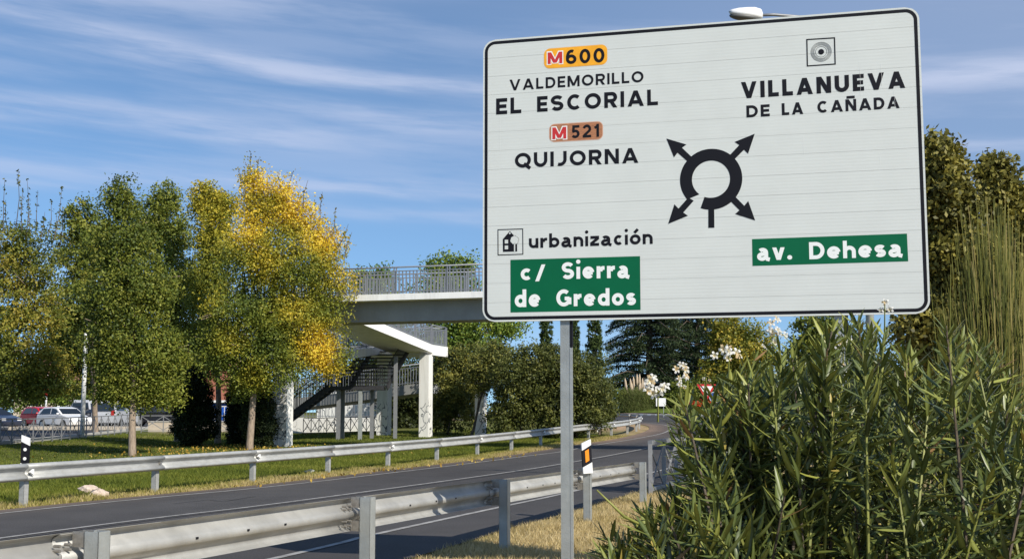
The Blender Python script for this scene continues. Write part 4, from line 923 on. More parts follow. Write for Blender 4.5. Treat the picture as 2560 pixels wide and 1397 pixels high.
def car(x, y, yaw, body, label, kind='hatch', group='cars parked along the road behind the fence'):
    t = empty('parked_car', (x, y, tz(x, y) + .03), yaw, label, 'car' if kind != 'van' else 'van', group)
    if kind == 'van': L, Wd, Ht = 4.6, 1.85, 1.95; low_ = [(-2.3, .35), (2.25, .35), (2.32, .75), (2.1, 1.0), (1.5, 1.12), (-2.28, 1.12), (-2.32, .8)]; hi = [(-2.28, 1.12), (1.5, 1.12), (.95, 1.78), (.6, Ht), (-2.1, Ht), (-2.24, 1.8)]
    else: L, Wd, Ht = 4.2, 1.75, 1.5; low_ = [(-2.08, .30), (2.0, .28), (2.12, .55), (2.0, .80), (1.1, .98), (-2.02, .98), (-2.12, .7)]; hi = [(-2.02, .98), (1.1, .98), (.35, 1.42), (-.2, Ht), (-1.35, 1.47), (-1.85, 1.22)]
    # body: lower shell with wheel arches cut as straight facets, narrower cabin above
    V = []; Fc = []; n = len(low_)
    for s_, ins in ((-1, .0), (1, .0)):
        for px_, pz in low_: V.append((px_, s_ * Wd / 2 * (1 - .07 * max(0, (abs(px_) - 1.5))), pz))
    Fc += [tuple(range(n)), tuple(range(2 * n - 1, n - 1, -1))] + [(i, i + n, (i + 1) % n + n, (i + 1) % n) for i in range(n)]
    bd = mesh('body', V, Fc, body, t); bv = bd.modifiers.new('round', 'BEVEL'); bv.width = .06; bv.segments = 2
    V = []; Fc = []; n = len(hi)
    for s_ in (-1, 1):
        for px_, pz in hi: V.append((px_ * .985, s_ * Wd / 2 * (.97 - .22 * (pz - 1.0) / .9), pz))
    Fc = [tuple(range(n)), tuple(range(2 * n - 1, n - 1, -1))] + [(i, i + n, (i + 1) % n + n, (i + 1) % n) for i in range(n)]
    cb_ = mesh('cabin', V, Fc, body, t); bv = cb_.modifiers.new('round', 'BEVEL'); bv.width = .05; bv.segments = 2
    def win(pts_, off):
        for s_ in (-1, 1):
            V2 = [(px_, s_ * (Wd / 2 * (.97 - .22 * (pz - 1.0) / .9) + .012), pz) for px_, pz in pts_]; mesh('side_window', V2, [tuple(range(len(pts_)))], M['glass'], t)
    z1 = Ht - .12
    if kind == 'van': win([(.35, 1.18), (1.25, 1.18), (.85, 1.7), (.35, 1.72)], 0); win([(-2.1, 1.2), (-.3, 1.2), (-.3, 1.7), (-2.05, 1.7)] if 'glazed' in label else [(-.8, 1.2), (.2, 1.2), (.2, 1.7), (-.8, 1.7)], 0)
    else: win([(-.25, 1.03), (.85, 1.03), (.25, 1.36), (-.25, 1.41)], 0); win([(-1.65, 1.03), (-.35, 1.03), (-.35, 1.41), (-1.3, 1.38)], 0)
    a0, a1 = (hi[1], hi[2]); wy = lambda z: Wd / 2 * (.97 - .22 * (z - 1.0) / .9) - .08
    def glassq(p, q, name):
        dx, dz = q[0] - p[0], q[1] - p[1]; l = math.hypot(dx, dz); sgn = 1 if p[0] > 0 else -1; ox, oz = abs(dz) / l * .014 * sgn, abs(dx) / l * .014; pa = (p[0] * .985 + dx * .08 + ox, p[1] + dz * .08 + oz); qa = (p[0] * .985 + dx * .92 + ox, p[1] + dz * .92 + oz)
        mesh(name, [(pa[0], -wy(pa[1]), pa[1]), (pa[0], wy(pa[1]), pa[1]), (qa[0], wy(qa[1]), qa[1]), (qa[0], -wy(qa[1]), qa[1])], [(0, 1, 2, 3)], M['glass'], t)
    glassq(a0, a1, 'windscreen'); glassq(hi[0], hi[-1] if kind != 'van' else hi[-1], 'rear_window')
    for wx in (-1.3, 1.3):
        for s_ in (-1, 1):
            mb = MB(); mb.tube([(wx, s_ * (Wd / 2 - .20), .32), (wx, s_ * (Wd / 2 + .012), .32)], .32, 18); wh = mb.build('wheel', M['tyre'], t)
            mb = MB(); mb.tube([(wx, s_ * (Wd / 2 + .013), .32), (wx, s_ * (Wd / 2 + .025), .32)], .20, 12); mb.build('rim', M['rim'], wh)
    for s_ in (-1, 1):
        zr = 1.0 if kind == 'van' else .82
        mb = MB(); mb.box(-2.16 if kind != 'van' else -2.35, -2.0, s_ * Wd * .36 - .1, s_ * Wd * .36 + .1, zr - .12, zr + .22); mb.build('tail_light', M['red'], t)
        mb = MB(); mb.box(1.9, 2.09, s_ * Wd * .34 - .16, s_ * Wd * .34 + .16, .62, .76); mb.build('headlight', M['lamp_white'], t)
        mb = MB(); mb.ell((.75, s_ * (Wd / 2 + .08), 1.05), (.07, .10, .07), 8, 6); mb.build('mirror', body, t)
    return t
def paint(n, c): return mat(n, c, .22, 0, spec=.6)
P_white = paint('car_white', (.78, .78, .78)); P_red = paint('car_red', (.5, .015, .02)); P_dark = paint('car_black', (.012, .012, .016)); P_silver = paint('car_silver', (.45, .46, .48)); P_blue = paint('car_dark_blue', (.02, .03, .06))
def carat(px, Y, *k, **q): a, b = ray(px, 1050); return car(a * Y, Y, *k, **q)
carat(160, 83.0, math.radians(-38), P_white, 'white hatchback with nose to the right, between the red car and the lamp column')
carat(112, 85.6, math.radians(-42), P_red, 'bright red hatchback parked left of the white one')
carat(196, 90.5, math.radians(-30), P_dark, 'black car with only its bonnet showing behind the white hatchback')
carat(-22, 81, math.radians(-30), P_blue, 'dark blue car cut by the left edge of the photo')
carat(243, 93.0, math.radians(75), P_silver, 'silver glazed van seen from behind, right of the lamp column', 'van')
carat(288, 86, math.radians(88), P_silver, 'grey glazed van with a tall red tail light, left of the nearest straight trunk', 'van')
carat(395, 92, math.radians(10), P_dark, 'black car in the shade between the straight trunk and the first dark conifer')
# houses and booth
def house(x, y, w_, d_, h, yaw, label, wall, roofm, wins, rh=2.2):
    t = empty('house', (x, y, tz(x, y)), yaw, label, 'house'); mb = MB(); mb.box(-w_ / 2, w_ / 2, 0, d_, -.5, h); mb.build('wall', wall, t)
    mb = MB(); e = .5; mb.add([(-w_ / 2 - e, -e, h + .003), (w_ / 2 + e, -e, h + .003), (w_ / 2 + e, d_ + e, h + .003), (-w_ / 2 - e, d_ + e, h + .003), (-w_ / 4, d_ / 2, h + rh), (w_ / 4, d_ / 2, h + rh)], [(0, 3, 2, 1), (0, 1, 5, 4), (1, 2, 5), (2, 3, 4, 5), (3, 0, 4)]); mb.build('roof', roofm, t)
    for x0, z0 in wins:
        mb = MB(); mb.box(x0 - .55, x0 + .55, -.03, .0, z0, z0 + 1.3); fr = mb.build('window', M['white'], t)
        mb = MB(); mb.box(x0 - .46, x0 + .46, -.045, -.031, z0 + .1, z0 + 1.2); mb.build('pane', M['glass'], fr)
    return t
a, b = ray(160, 940); house(a * 118, 118, 9, 7, 3.9, .25, 'low house with a pale tiled roof behind the hedge on the far left', M['beige'], M['tile_roof'], [(-2.5, 1.3), (0, 1.3), (2.5, 1.3)])
a, b = ray(448, 990); house(a * 112, 112, 6, 6, 5.2, -.15, 'reddish brick house between the trees left of the dark conifer', M['brick_wall'], M['tile_roof'], [(-1.6, 1.2), (1.4, 1.2), (-1.6, 3.4), (1.4, 3.4)])
a, b = ray(548, 1060); t = empty('kiosk', (a * 80, 80, tz(a * 80, 80)), 0, 'blue booth with a flat white roof seen between the two dark conifers', 'kiosk')
mb = MB(); mb.box(-1.3, 1.3, .6, 2.4, .4, 1.75); mb.build('wall', M['blue'], t); mb = MB(); mb.box(-1.5, 1.5, .3, 2.6, 1.85, 2.0); mb.build('roof', M['white'], t); mb = MB(); mb.box(-1.3, 1.3, .62, 2.38, 1.751, 1.85); mb.build('fascia', M['dark_steel'], t)
t = empty('white_railing', (a * 78.6, 78.6, tz(a * 78.6, 78.6)), 0, 'white upright-bar railing in front of the blue booth', 'railing')
for z in (.62, 1.0, 1.6): mb = MB(); mb.bar((-2.2, 0, z), (2.2, 0, z), .04, .05); mb.build('rail', M['white'], t)
for i in range(22): mb = MB(); mb.box(-2.2 + i * .21 - .02, -2.2 + i * .21 + .02, -.02, .02, .5, 1.6); mb.build('bar', M['white'], t)
t = empty('low_wall', (a * 77, 77, tz(a * 77, 77)), .02, 'low beige wall below the white railing between the conifers', 'wall')
mb = MB(); mb.box(-4.5, 4.5, 0, .3, -.3, .62); mb.build('wall_face', M['beige'], t); mb = MB(); mb.box(-4.55, 4.55, -.04, .34, .623, .68); mb.build('coping', M['kerb'], t)

# ------------------------------------------------------------------ roundabout signs, flowers, pampas
def at_g(px, Y): a, b = ray(px, 1000); return a * Y, tz(a * Y, Y)
x, z = at_g(1766, 96); t = empty('yield_sign', (x, 96, z), .05, 'inverted triangular give-way sign with red rim beside the blue disc', 'road sign')
mb = MB(); mb.tube([(0, 0, -.2), (0, 0, 2.75)], .04, 8); mb.build('pole', M['galv'], t)
def tri(s_, zc): return [(-s_, zc + s_ * .58), (s_, zc + s_ * .58), (0, zc - s_ * 1.155)]
mb = MB(); mb.prism(tri(.78, 2.35), -.08, -.055); mb.build('plate', M['red'], t); mb = MB(); mb.prism(tri(.52, 2.35), -.086, -.0803); mb.build('plate_centre', M['white'], t)
x, z = at_g(1787, 99); t = empty('arrow_sign', (x, 99, z), .05, 'round blue sign with a white arrow behind the oleander', 'road sign')
mb = MB(); mb.tube([(0, 0, -.2), (0, 0, 2.2)], .04, 8); mb.build('pole', M['galv'], t)
mb = MB(); mb.tube([(0, -.08, 1.75), (0, -.05, 1.75)], .46, 24); mb.build('disc', M['white'], t); mb = MB(); mb.tube([(0, -.088, 1.75), (0, -.0805, 1.75)], .42, 24); mb.build('disc_face', M['blue'], t)
mb = MB(); mb.prism([(-.26, 1.70), (.02, 1.70), (.02, 1.57), (.28, 1.76), (.02, 1.95), (.02, 1.82), (-.26, 1.82)], -.094, -.0885); mb.build('arrow', M['white'], t)
x, z = at_g(1652, 103); t = empty('chevron_board', (x, 103, z), 0, 'small white board on two thin posts at the roundabout edge', 'road sign')
for dx in (-.22, .22): mb = MB(); mb.tube([(dx, 0, -.2), (dx, 0, 1.2)], .03, 6); mb.build('leg', M['galv'], t)
mb = MB(); mb.box(-.42, .42, -.06, -.03, .95, 1.65); mb.build('board', M['white'], t)
rs = np.random.RandomState(5)
n = 2600; c = np.stack([rs.uniform(-1.7, 1.9, n), rs.uniform(-.9, .9, n), np.abs(rs.normal(0, .22, n))], 1); x, z = at_g(1748, 119)
bed = quads('flower_bed', leafquads(c, rs, .14, .12, np.array([0, -.5, .8])), pick([(.55, .03, .015), (.7, .07, .02), (.10, .14, .02)], rs.uniform(0, 1, n), rs), M['leaf']); bed.location = (x, 119, z + .75); tag(bed, 'red flower bed on the roundabout lawn under the blue sign', 'flower bed', kind='stuff')
x, z = at_g(1592, 121); pg = empty('pampas_grass', (x, 121, z), 0, 'pampas grass clump with pale upright plumes in front of the cedar', 'pampas grass'); rg = random.Random(3)
mb = MB()
for i in range(13):
    dx = rg.uniform(-1.1, 1.1); h = rg.uniform(2.9, 3.9) - abs(dx) * .5; mb = MB(); mb.tube([(dx * .3, 0, .5), (dx * .8, 0, h * .6), (dx, 0, h)], .02, 4, False); mb.tube([(dx * .95, 0, h - .9), (dx, 0, h - .5), (dx * 1.05, 0, h), (dx * 1.08, 0, h + .35)], [.03, .13, .11, .02], 6); mb.build('plume', M['plume'], pg, True)
n = 5000; c0 = np.stack([rs.normal(0, .75, n), rs.normal(0, .6, n), rs.uniform(.1, 2.3, n)], 1); P = np.empty((n, 3, 3)); P[:, 0] = c0; P[:, 1] = c0 + [.03, 0, 0]; P[:, 2] = c0 + np.stack([rs.normal(0, .3, n), rs.normal(0, .3, n), rs.uniform(.1, .5, n)], 1)
o = quads('leaf_tuft', P.reshape(-1, 3), pick([(.06, .09, .02), (.16, .17, .05)], rs.uniform(0, 1, n), rs), M['grass'], pg, 3); o['kind'] = 'stuff'

# rocks and litter on the far verge
rg = random.Random(8)
for (px, py, r, lb) in ((222, 1232, .17, 'elongated pale rock lying in the dry grass left of the second one'), (247, 1244, .19, 'rounded pale rock at the road edge under the far guardrail')):
    x, y = G(px, py); mb = MB(); mb.ell((0, 0, .06), (r * (1.4 if px < 230 else 1), r * .8, r * .62), 12, 8, .16, rg); o = mb.build('rock', M['rock']); o.location = (x, y, tz(x, y)); tag(o, lb, 'rock', 'pale rocks on the far verge')
x, y = G(776, 1186); mb = MB(); mb.add([(-.2, 0, .10), (.0, .03, .02), (.12, .0, .12), (.02, -.06, .16), (-.12, .12, .05)], [(0, 1, 3), (1, 2, 3), (0, 4, 1)]); o = mb.build('litter', M['white']); o.location = (x, y, tz(x, y)); tag(o, 'scrap of crumpled white paper in the grass below the far guardrail', 'litter')

# ------------------------------------------------------------------ trees and shrubs
def tree(name, basepx, Y, lobes, n, leaf, pal, label, seed, r=.14, cat='tree', clump=.42, tfun=None, m=None, per=34, bark=None, fork=.35, group=None, cut=None, basey=None, asp=.62, shell=.42, twigs=3, drop=0):
    a, b = ray(basepx, 1080); x = a * Y; bz = tz(x, Y); t = empty(name, (x, Y, bz), 0, label, cat, group)
    o = Vector((x, Y, bz)); lb = [((c[0] - o.x, c[1] - o.y, c[2] - o.z), rr) for c, rr in lobes]
    trunk((0, 0, 0), lb, r, bark or M['bark'], t, seed, fork, twigs)
    tf = (lambda P, tt, rs: tfun(P + np.array(o), tt, rs)) if tfun else None
    ct = (lambda P: cut(P + np.array(o))) if cut else None
    crown('crown', lb, n, leaf, pal, t, seed, clump, tf, m, per, ct, asp, shell, drop); return t
def shoots(t, px_list, Y, pal, seed, m=None):
    """thin upright shoots with sparse leaves above a crown: (px, y foot, y tip, lean in px)"""
    rg = random.Random(seed); rs = np.random.RandomState(seed); mb = MB(); C = []
    o = Vector(t.location)
    for px, y0, y1, lean in px_list:
        p = at(px, y0, Y + rg.uniform(-1, 1)) - o; q = at(px + lean, y1, Y + rg.uniform(-1, 1)) - o; mid = p.lerp(q, .5) + Vector((rg.uniform(-.1, .1), 0, 0))
        mb.tube([p, mid, q], [.022, .015, .006], 4, False); k = int((q - p).length / .085)
        for i in range(k):
            u = rg.uniform(.0, 1); w_ = p.lerp(mid, u * 2) if u < .5 else mid.lerp(q, u * 2 - 1); s_ = .16 * (1.05 - u * .8); C.append((w_.x + rg.uniform(-s_, s_), w_.y + rg.uniform(-s_, s_), w_.z + rg.uniform(-.03, .06)))
    mb.build('shoots', M['bark_dark'], t)['kind'] = 'stuff'; C = np.array(C)
    quads('shoot_leaves', leafquads(C, rs, .14, .085), pick(pal, rs.uniform(0, 1, len(C)), rs), M['leaf'], t)['kind'] = 'stuff'
OLIVE = [(.018, .026, .007), (.048, .062, .011), (.10, .108, .016), (.17, .145, .022)]
DKGREEN = [(.014, .022, .006), (.040, .056, .010), (.082, .100, .015), (.135, .135, .02)]
LGREEN = [(.03, .05, .01), (.065, .10, .016), (.12, .155, .022), (.17, .18, .03)]
GOLD = [(.045, .065, .012), (.10, .115, .016), (.21, .18, .018), (.42, .285, .025), (.51, .315, .035)]
# A far-left tree with upright shoots
T1L = [lobe(60, 640, 95, 90, 52), lobe(-40, 720, 110, 150, 52), lobe(90, 760, 80, 120, 52), lobe(30, 880, 120, 120, 52, -1), lobe(115, 930, 65, 75, 52, -1), lobe(-60, 900, 110, 130, 52), lobe(70, 965, 95, 42, 52, -1)]
def t1f(P, t, rs): return t * .75 + .18 * np.sin(P[:, 0] * 1.1 + P[:, 2] * .9) + .10
T1 = tree('broadleaf_tree', -45, 52, T1L, 48000, .13, OLIVE + [(.22, .17, .03)], 'green to yellowish tree at the left edge with thin leafy shoots above its crown', 11, .2, tfun=t1f)
shoots(T1, [(8, 580, 445, 4), (40, 570, 425, 5), (55, 580, 470, 3), (66, 590, 450, 2), (90, 590, 480, 4), (118, 600, 500, 10), (135, 600, 465, 20), (148, 620, 520, 8), (20, 590, 500, -6), (100, 600, 530, 12), (76, 590, 505, -4), (128, 620, 530, 14)], 52, OLIVE[1:], 4)
# B
T2L = [lobe(205, 545, 40, 55, 64), lobe(210, 640, 68, 80, 64), lobe(250, 620, 50, 80, 66), lobe(190, 765, 70, 95, 63), lobe(215, 870, 85, 85, 72), lobe(160, 850, 55, 80, 72), lobe(230, 950, 60, 50, 72)]
tree('broadleaf_tree', 238, 72, T2L, 40000, .165, DKGREEN + [(.15, .13, .025)], 'narrow dark green tree whose pointed crown stands behind the slim lamp column', 12, .16)
# C, the tree with the nearest straight trunk
def t3f(P, t, rs): return t * .8 + .12 * ss(P[:, 0], -17, -12) + .15 * ss(-P[:, 2], -5, -2)
T3L = [lobe(303, 505, 48, 52, 45), lobe(300, 600, 85, 80, 45), lobe(345, 720, 110, 100, 45), lobe(285, 760, 80, 110, 45), lobe(330, 860, 120, 90, 45), lobe(400, 900, 80, 70, 45), lobe(288, 910, 66, 70, 45), lobe(345, 975, 75, 45, 45), lobe(285, 978, 55, 36, 45), lobe(405, 985, 55, 36, 45)]
tree('broadleaf_tree', 332, 44.6, T3L, 72000, .112, DKGREEN + [(.13, .15, .02)], 'large round dark green tree on the straight trunk left of the conifers', 13, .125, fork=.5, tfun=t3f)
# D behind
def t4f(P, t, rs): return t * .7 + .25 * ss(P[:, 0], -19, -14.5)
T4L = [lobe(365, 570, 50, 70, 57), lobe(412, 500, 42, 50, 57), lobe(420, 590, 70, 80, 57), lobe(430, 720, 85, 110, 57), lobe(470, 840, 80, 110, 57), lobe(440, 930, 70, 60, 57)]
tree('broadleaf_tree', 445, 58, T4L, 40000, .135, DKGREEN + [(.20, .15, .03)], 'dark tree with a round top and rusty tinge, behind and right of the straight trunk', 14, .16, tfun=t4f)
# E
def t5f(P, t, rs): return t * .5 + .30 * ss(P[:, 2], 6.5, 11.5) + .06
T5L = [lobe(515, 505, 45, 62, 54), lobe(540, 600, 60, 80, 54), lobe(520, 720, 60, 100, 54), lobe(560, 520, 40, 40, 54), lobe(530, 860, 60, 90, 54)]
tree('broadleaf_tree', 545, 55, T5L, 34000, .12, GOLD[:4], 'slender olive tree turning yellow at its top, left of the golden tree', 15, .13, tfun=t5f)
# F, the golden tree
def t6f(P, t, rs):
    up = ss(P[:, 2], 5.5, 11.0); right = ss(P[:, 0], -10.6, -6.8); low = np.exp(-((P[:, 0] + 7.6) / .9) ** 2 - ((P[:, 2] - 4.2) / 1.5) ** 2)
    n_ = .16 * np.sin(P[:, 0] * 2.1 + P[:, 2] * 1.3) + .10 * np.sin(P[:, 2] * 3.1 - P[:, 0] * 1.7)
    return t * .40 + .46 * up + .07 * right + .42 * low + n_ * .75 + .03
def t6cut(P):
    q = P - np.array(BO); v = q[:, 0] * math.sin(BA) + q[:, 1] * math.cos(BA); return v > -.15
T6L = [lobe(632, 465, 34, 62, 48.5), lobe(660, 545, 75, 70, 48.5), lobe(700, 500, 42, 62, 48.5), lobe(745, 560, 62, 65, 48.5), lobe(620, 640, 80, 90, 48.5, -.8), lobe(720, 660, 105, 95, 48.5, -.8), lobe(810, 620, 55, 62, 48.5), lobe(820, 710, 68, 60, 48.5),
       lobe(600, 780, 95, 90, 48.5, -.8), lobe(700, 800, 100, 95, 48.5, -.8), lobe(790, 800, 80, 70, 48.5), lobe(560, 880, 80, 80, 48.5, -.8), lobe(655, 900, 90, 75, 48.5, -.8), lobe(760, 890, 75, 55, 48.5), lobe(825, 895, 55, 48, 48.5), lobe(620, 960, 60, 35, 48.5)]
T6 = tree('golden_tree', 625, 48.4, T6L, 100000, .10, GOLD, 'big tree turning golden yellow on a straight trunk, in front of the footbridge', 16, .13, fork=.5, tfun=t6f, cut=t6cut, per=30, clump=.46, twigs=8)
shoots(T6, [(625, 460, 378, 2), (640, 450, 395, 8), (600, 470, 420, -6), (720, 480, 430, 12), (758, 520, 450, 12), (800, 560, 480, 6), (782, 560, 500, 4), (830, 600, 520, 8), (845, 620, 560, 26), (860, 650, 580, 20), (700, 480, 440, -5), (875, 700, 690, 30)], 48.5, GOLD[1:4], 6)
# clipped dark conifers
def conifer(px, Y, lobes, n, label, seed, pal, leaf=.11, group=None, name='clipped_conifer', r=.12):
    return tree(name, px, Y, lobes, n, leaf, pal, label, seed, r, cat='conifer', clump=.16, m=M['needle'], per=24, bark=M['bark_dark'], group=group, asp=.4, shell=.16, twigs=0)
DARKC = [(.004, .007, .003), (.008, .014, .005), (.016, .022, .007)]  # dark needles, deepened further so the colour carries the shade of the crowns
def egg(px, y0, y1, w_, Y): 
    h = y1 - y0; return [lobe(px, y0 + h * .68, w_, h * .34, Y), lobe(px - 3, y0 + h * .40, w_ * .86, h * .34, Y), lobe(px + 2, y0 + h * .18, w_ * .5, h * .2, Y)]
conifer(485, 51.5, egg(484, 925, 1116, 55, 51.5), 42000, 'rounded dark conifer standing alone on the lawn right of the straight trunk', 21, DARKC)
conifer(604, 54, egg(604, 930, 1114, 42, 54), 32000, 'dark conifer half hidden behind the golden tree trunk', 22, DARKC)
conifer(646, 50.6, egg(646, 925, 1121, 40, 50.6), 36000, 'dark clipped conifer touching the left pier of the footbridge', 23, DARKC + [(.035, .04, .01)])
# trees behind the bridge
def wide(px, y, rx, ry, Y, **k): return lobe(px, y, rx, ry, Y, **k)
tree('light_green_tree', 1130, 92, [lobe(1100, 672, 42, 42, 92), lobe(1152, 668, 40, 38, 92), lobe(1120, 740, 90, 60, 92), lobe(1180, 820, 110, 60, 92), lobe(1270, 822, 55, 26, 92), lobe(1110, 850, 90, 80, 92), lobe(1200, 900, 90, 60, 92)], 26000, .24, LGREEN, 'light green tree rising above the bridge deck, with branches reaching right', 31, .25, clump=.7)
tree('light_green_tree', 950, 100, [lobe(905, 700, 32, 28, 100), lobe(950, 690, 30, 34, 100), lobe(940, 760, 80, 60, 100), lobe(960, 850, 90, 80, 100)], 12000, .26, LGREEN, 'small tree tops just showing over the bridge railing near the golden tree', 32, .25, clump=.7)
BROWNG = [(.015, .020, .006), (.037, .045, .011), (.070, .078, .018), (.12, .115, .028)]
def shrub(px, Y, lobes, n, leaf, pal, label, seed, **k): return tree('shrub', px, Y, lobes, n, leaf, pal, label, seed, .08, cat='shrub', fork=.2, **k)
shrub(1120, 66, [lobe(1130, 950, 55, 85, 66), lobe(1165, 1000, 55, 75, 66), lobe(1110, 1030, 35, 55, 66), lobe(1175, 900, 55, 45, 66)], 20000, .15, BROWNG + [(.15, .13, .02)], 'brownish green shrub right of the tall bridge pier with writing', 33, bark=M['bark_dark'], clump=.4)
shrub(1030, 78, [lobe(1000, 985, 70, 95, 78), lobe(1070, 980, 60, 95, 78), lobe(1020, 1060, 70, 40, 78), lobe(915, 940, 62, 70, 84), lobe(850, 960, 50, 50, 86)], 26000, .2, [(.012, .016, .006), (.028, .036, .010), (.05, .055, .014)], 'very dark shrub added to stand in for the deep shade behind the footbridge landing', 39, bark=M['bark_dark'], clump=.5)  # near-black foliage added as a backing, in place of shade under the bridge
shrub(1180, 62, [lobe(1215, 930, 60, 60, 62.5), lobe(1240, 900, 60, 50, 62.5)], 9000, .14, BROWNG + [(.14, .13, .02)], 'arching yellowish shrub hanging over the small graffiti pillar', 34, bark=M['bark_dark'], clump=.4)
shrub(1300, 60, [lobe(1290, 960, 70, 90, 60), lobe(1270, 1040, 60, 55, 60), lobe(1340, 930, 70, 75, 60), lobe(1345, 1030, 65, 70, 60)], 30000, .13, BROWNG, 'large dense brown-green shrub left of the near sign post', 35, bark=M['bark_dark'], clump=.36)
shrub(1440, 60, [lobe(1410, 920, 70, 60, 60), lobe(1450, 960, 75, 75, 60), lobe(1410, 1030, 65, 70, 60), lobe(1480, 1020, 52, 60, 60)], 30000, .13, BROWNG, 'large rounded brown-green shrub right of the near sign post, by the curve', 36, bark=M['bark_dark'], clump=.36)
shrub(1500, 66, [lobe(1500, 990, 34, 70, 66), lobe(1515, 1030, 22, 42, 66)], 9000, .13, BROWNG, 'upright edge shrub nearest the road corner behind the curved rail', 37, bark=M['bark_dark'], clump=.36)
def cyp(px, Y, y0, w_, label, seed):
    y1 = 1020; h = y1 - y0; conifer(px, Y, [lobe(px, y0 + h * f_, w_ * g_ * 1.2, h * .2, Y, thick=w_ * g_ * 1.2 * Y / F) for f_, g_ in ((.12, .45), (.32, .8), (.55, 1.0), (.78, 1.0), (.92, .9))], 24000, label, seed, [(.012, .020, .006), (.026, .040, .010), (.048, .064, .016)], .2, 'cypresses behind the shrubs', 'cypress_tree', .2)
cyp(1364, 108, 740, 16, 'slim cypress left of the near sign post', 41); cyp(1434, 112, 745, 13, 'cypress partly hidden by the near sign post', 42); cyp(1487, 104, 735, 17, 'slim cypress between the near sign post and the cedar', 43)
# cedar: flat layered branches
CED = [(.008, .016, .008), (.020, .036, .014), (.045, .068, .026), (.07, .095, .035)]
def cedar(px, Y, label, seed):
    a, b = ray(px, 1030); x = a * Y; bz = tz(x, Y); t = empty('cedar_tree', (x, Y, bz), 0, label, 'conifer'); k = Y / F
    mb = MB(); mb.tube([(0, 0, -.3), (0, 0, 6), (.3, 0, 14)], [.5, .38, .1], 10); mb.build('trunk', M['bark_dark'], t, True)
    rg = random.Random(seed); rs = np.random.RandomState(seed); mb = MB(); P = []; N_ = 86
    for i in range(N_):
        f_ = i / N_; z = 1.2 + 12.3 * f_; R_ = (6.7 - 3.8 * f_ ** 1.5) * rg.uniform(.72, 1.12); th = i * 2.399 + rg.uniform(-.3, .3); dx, dy = math.cos(th), math.sin(th)
        tip = Vector((dx * R_, dy * R_, z + rg.uniform(-.7, .2))); mid = Vector((dx * R_ * .55, dy * R_ * .55, z + .35)); mb.tube([(0, 0, z), mid, tip], [.09, .06, .02], 5, False)
        m_ = 520; u = rs.uniform(0.12, 1, m_) ** .8; spread = 1.15 * u * (1.15 - u * .6)
        c = np.stack([dx * R_ * u - dy * rs.normal(0, 1, m_) * spread, dy * R_ * u + dx * rs.normal(0, 1, m_) * spread, z + .35 * np.sin(u * 3.1) - .45 * u ** 3 + (tip.z - z) * u + rs.normal(0, .07, m_)], 1); P.append(c)
        P.append(c[::3] + np.stack([rs.normal(0, .1, len(c[::3])), rs.normal(0, .1, len(c[::3])), -rs.uniform(.1, .5, len(c[::3]))], 1))
    P = np.concatenate(P); mb.build('limbs', M['bark_dark'], t)['kind'] = 'stuff'
    o = quads('crown', leafquads(P, rs, .34, .10, np.array([0, 0, 1.6])), pick(CED, rs.uniform(0, 1, len(P)), rs), M['needle'], t); o['kind'] = 'stuff'
cedar(1625, 132, 'broad dark cedar with flat layered branches beyond the roundabout', 44)
cedar(1745, 140, 'second dark cedar merging with the right side of the first one', 46)
tree('yellowing_tree', 1850, 128, [lobe(1835, 850, 62, 62, 128), lobe(1890, 890, 70, 75, 128), lobe(1830, 930, 80, 70, 128), lobe(1800, 830, 30, 30, 128)], 20000, .32, [(.03, .045, .01), (.09, .10, .015), (.19, .16, .02), (.28, .20, .03)], 'yellowish green tree right of the cedars, behind the oleander flowers', 45, .25, clump=.9)
shrub(1600, 124, [lobe(1600, 1000, 50, 24, 124), lobe(1565, 995, 30, 24, 124), lobe(1650, 1002, 40, 24, 124)], 9000, .25, DKGREEN, 'low round green shrubs under the pampas plumes', 47, clump=.6)
shrub(1720, 122, [lobe(1720, 985, 70, 40, 122), lobe(1830, 980, 80, 45, 122)], 12000, .25, DKGREEN, 'dark green shrub mass behind the blue arrow sign', 48, clump=.6)
tree('broadleaf_tree', 2060, 62, [lobe(2050, 835, 62, 55, 62), lobe(2110, 880, 70, 70, 62), lobe(2030, 900, 60, 60, 62)], 14000, .2, DKGREEN, 'dark tree under the right half of the sign, behind the oleander', 49, .2, clump=.5)
shrub(2100, 38, [lobe(1960, 990, 110, 60, 38), lobe(2120, 970, 120, 90, 38), lobe(2300, 960, 130, 110, 38), lobe(2480, 960, 120, 110, 38)], 30000, .12, BROWNG, 'long low hedge of brownish shrubs behind the oleander', 50, bark=M['bark_dark'], clump=.4)
# tall olive-brown trees on the right
RB = [(.026, .026, .008), (.065, .062, .014), (.12, .108, .022), (.19, .16, .035)]
tree('olive_brown_tree', 2370, 21, [lobe(2352, 400, 48, 72, 21), lobe(2360, 500, 85, 95, 21), lobe(2330, 640, 90, 130, 21, .5), lobe(2400, 640, 80, 140, 21), lobe(2360, 820, 110, 120, 21)], 44000, .108, RB, 'olive-brown tree with a pointed crown against the right edge of the sign', 51, .11, clump=.24, bark=M['bark_dark'])
tree('olive_brown_tree', 2520, 22, [lobe(2488, 440, 38, 60, 22), lobe(2510, 520, 62, 80, 22), lobe(2580, 560, 70, 110, 22), lobe(2540, 700, 90, 140, 22), lobe(2560, 880, 110, 130, 22)], 42000, .112, RB, 'olive-brown tree cut by the right edge of the photo', 52, .11, clump=.24, bark=M['bark_dark'])
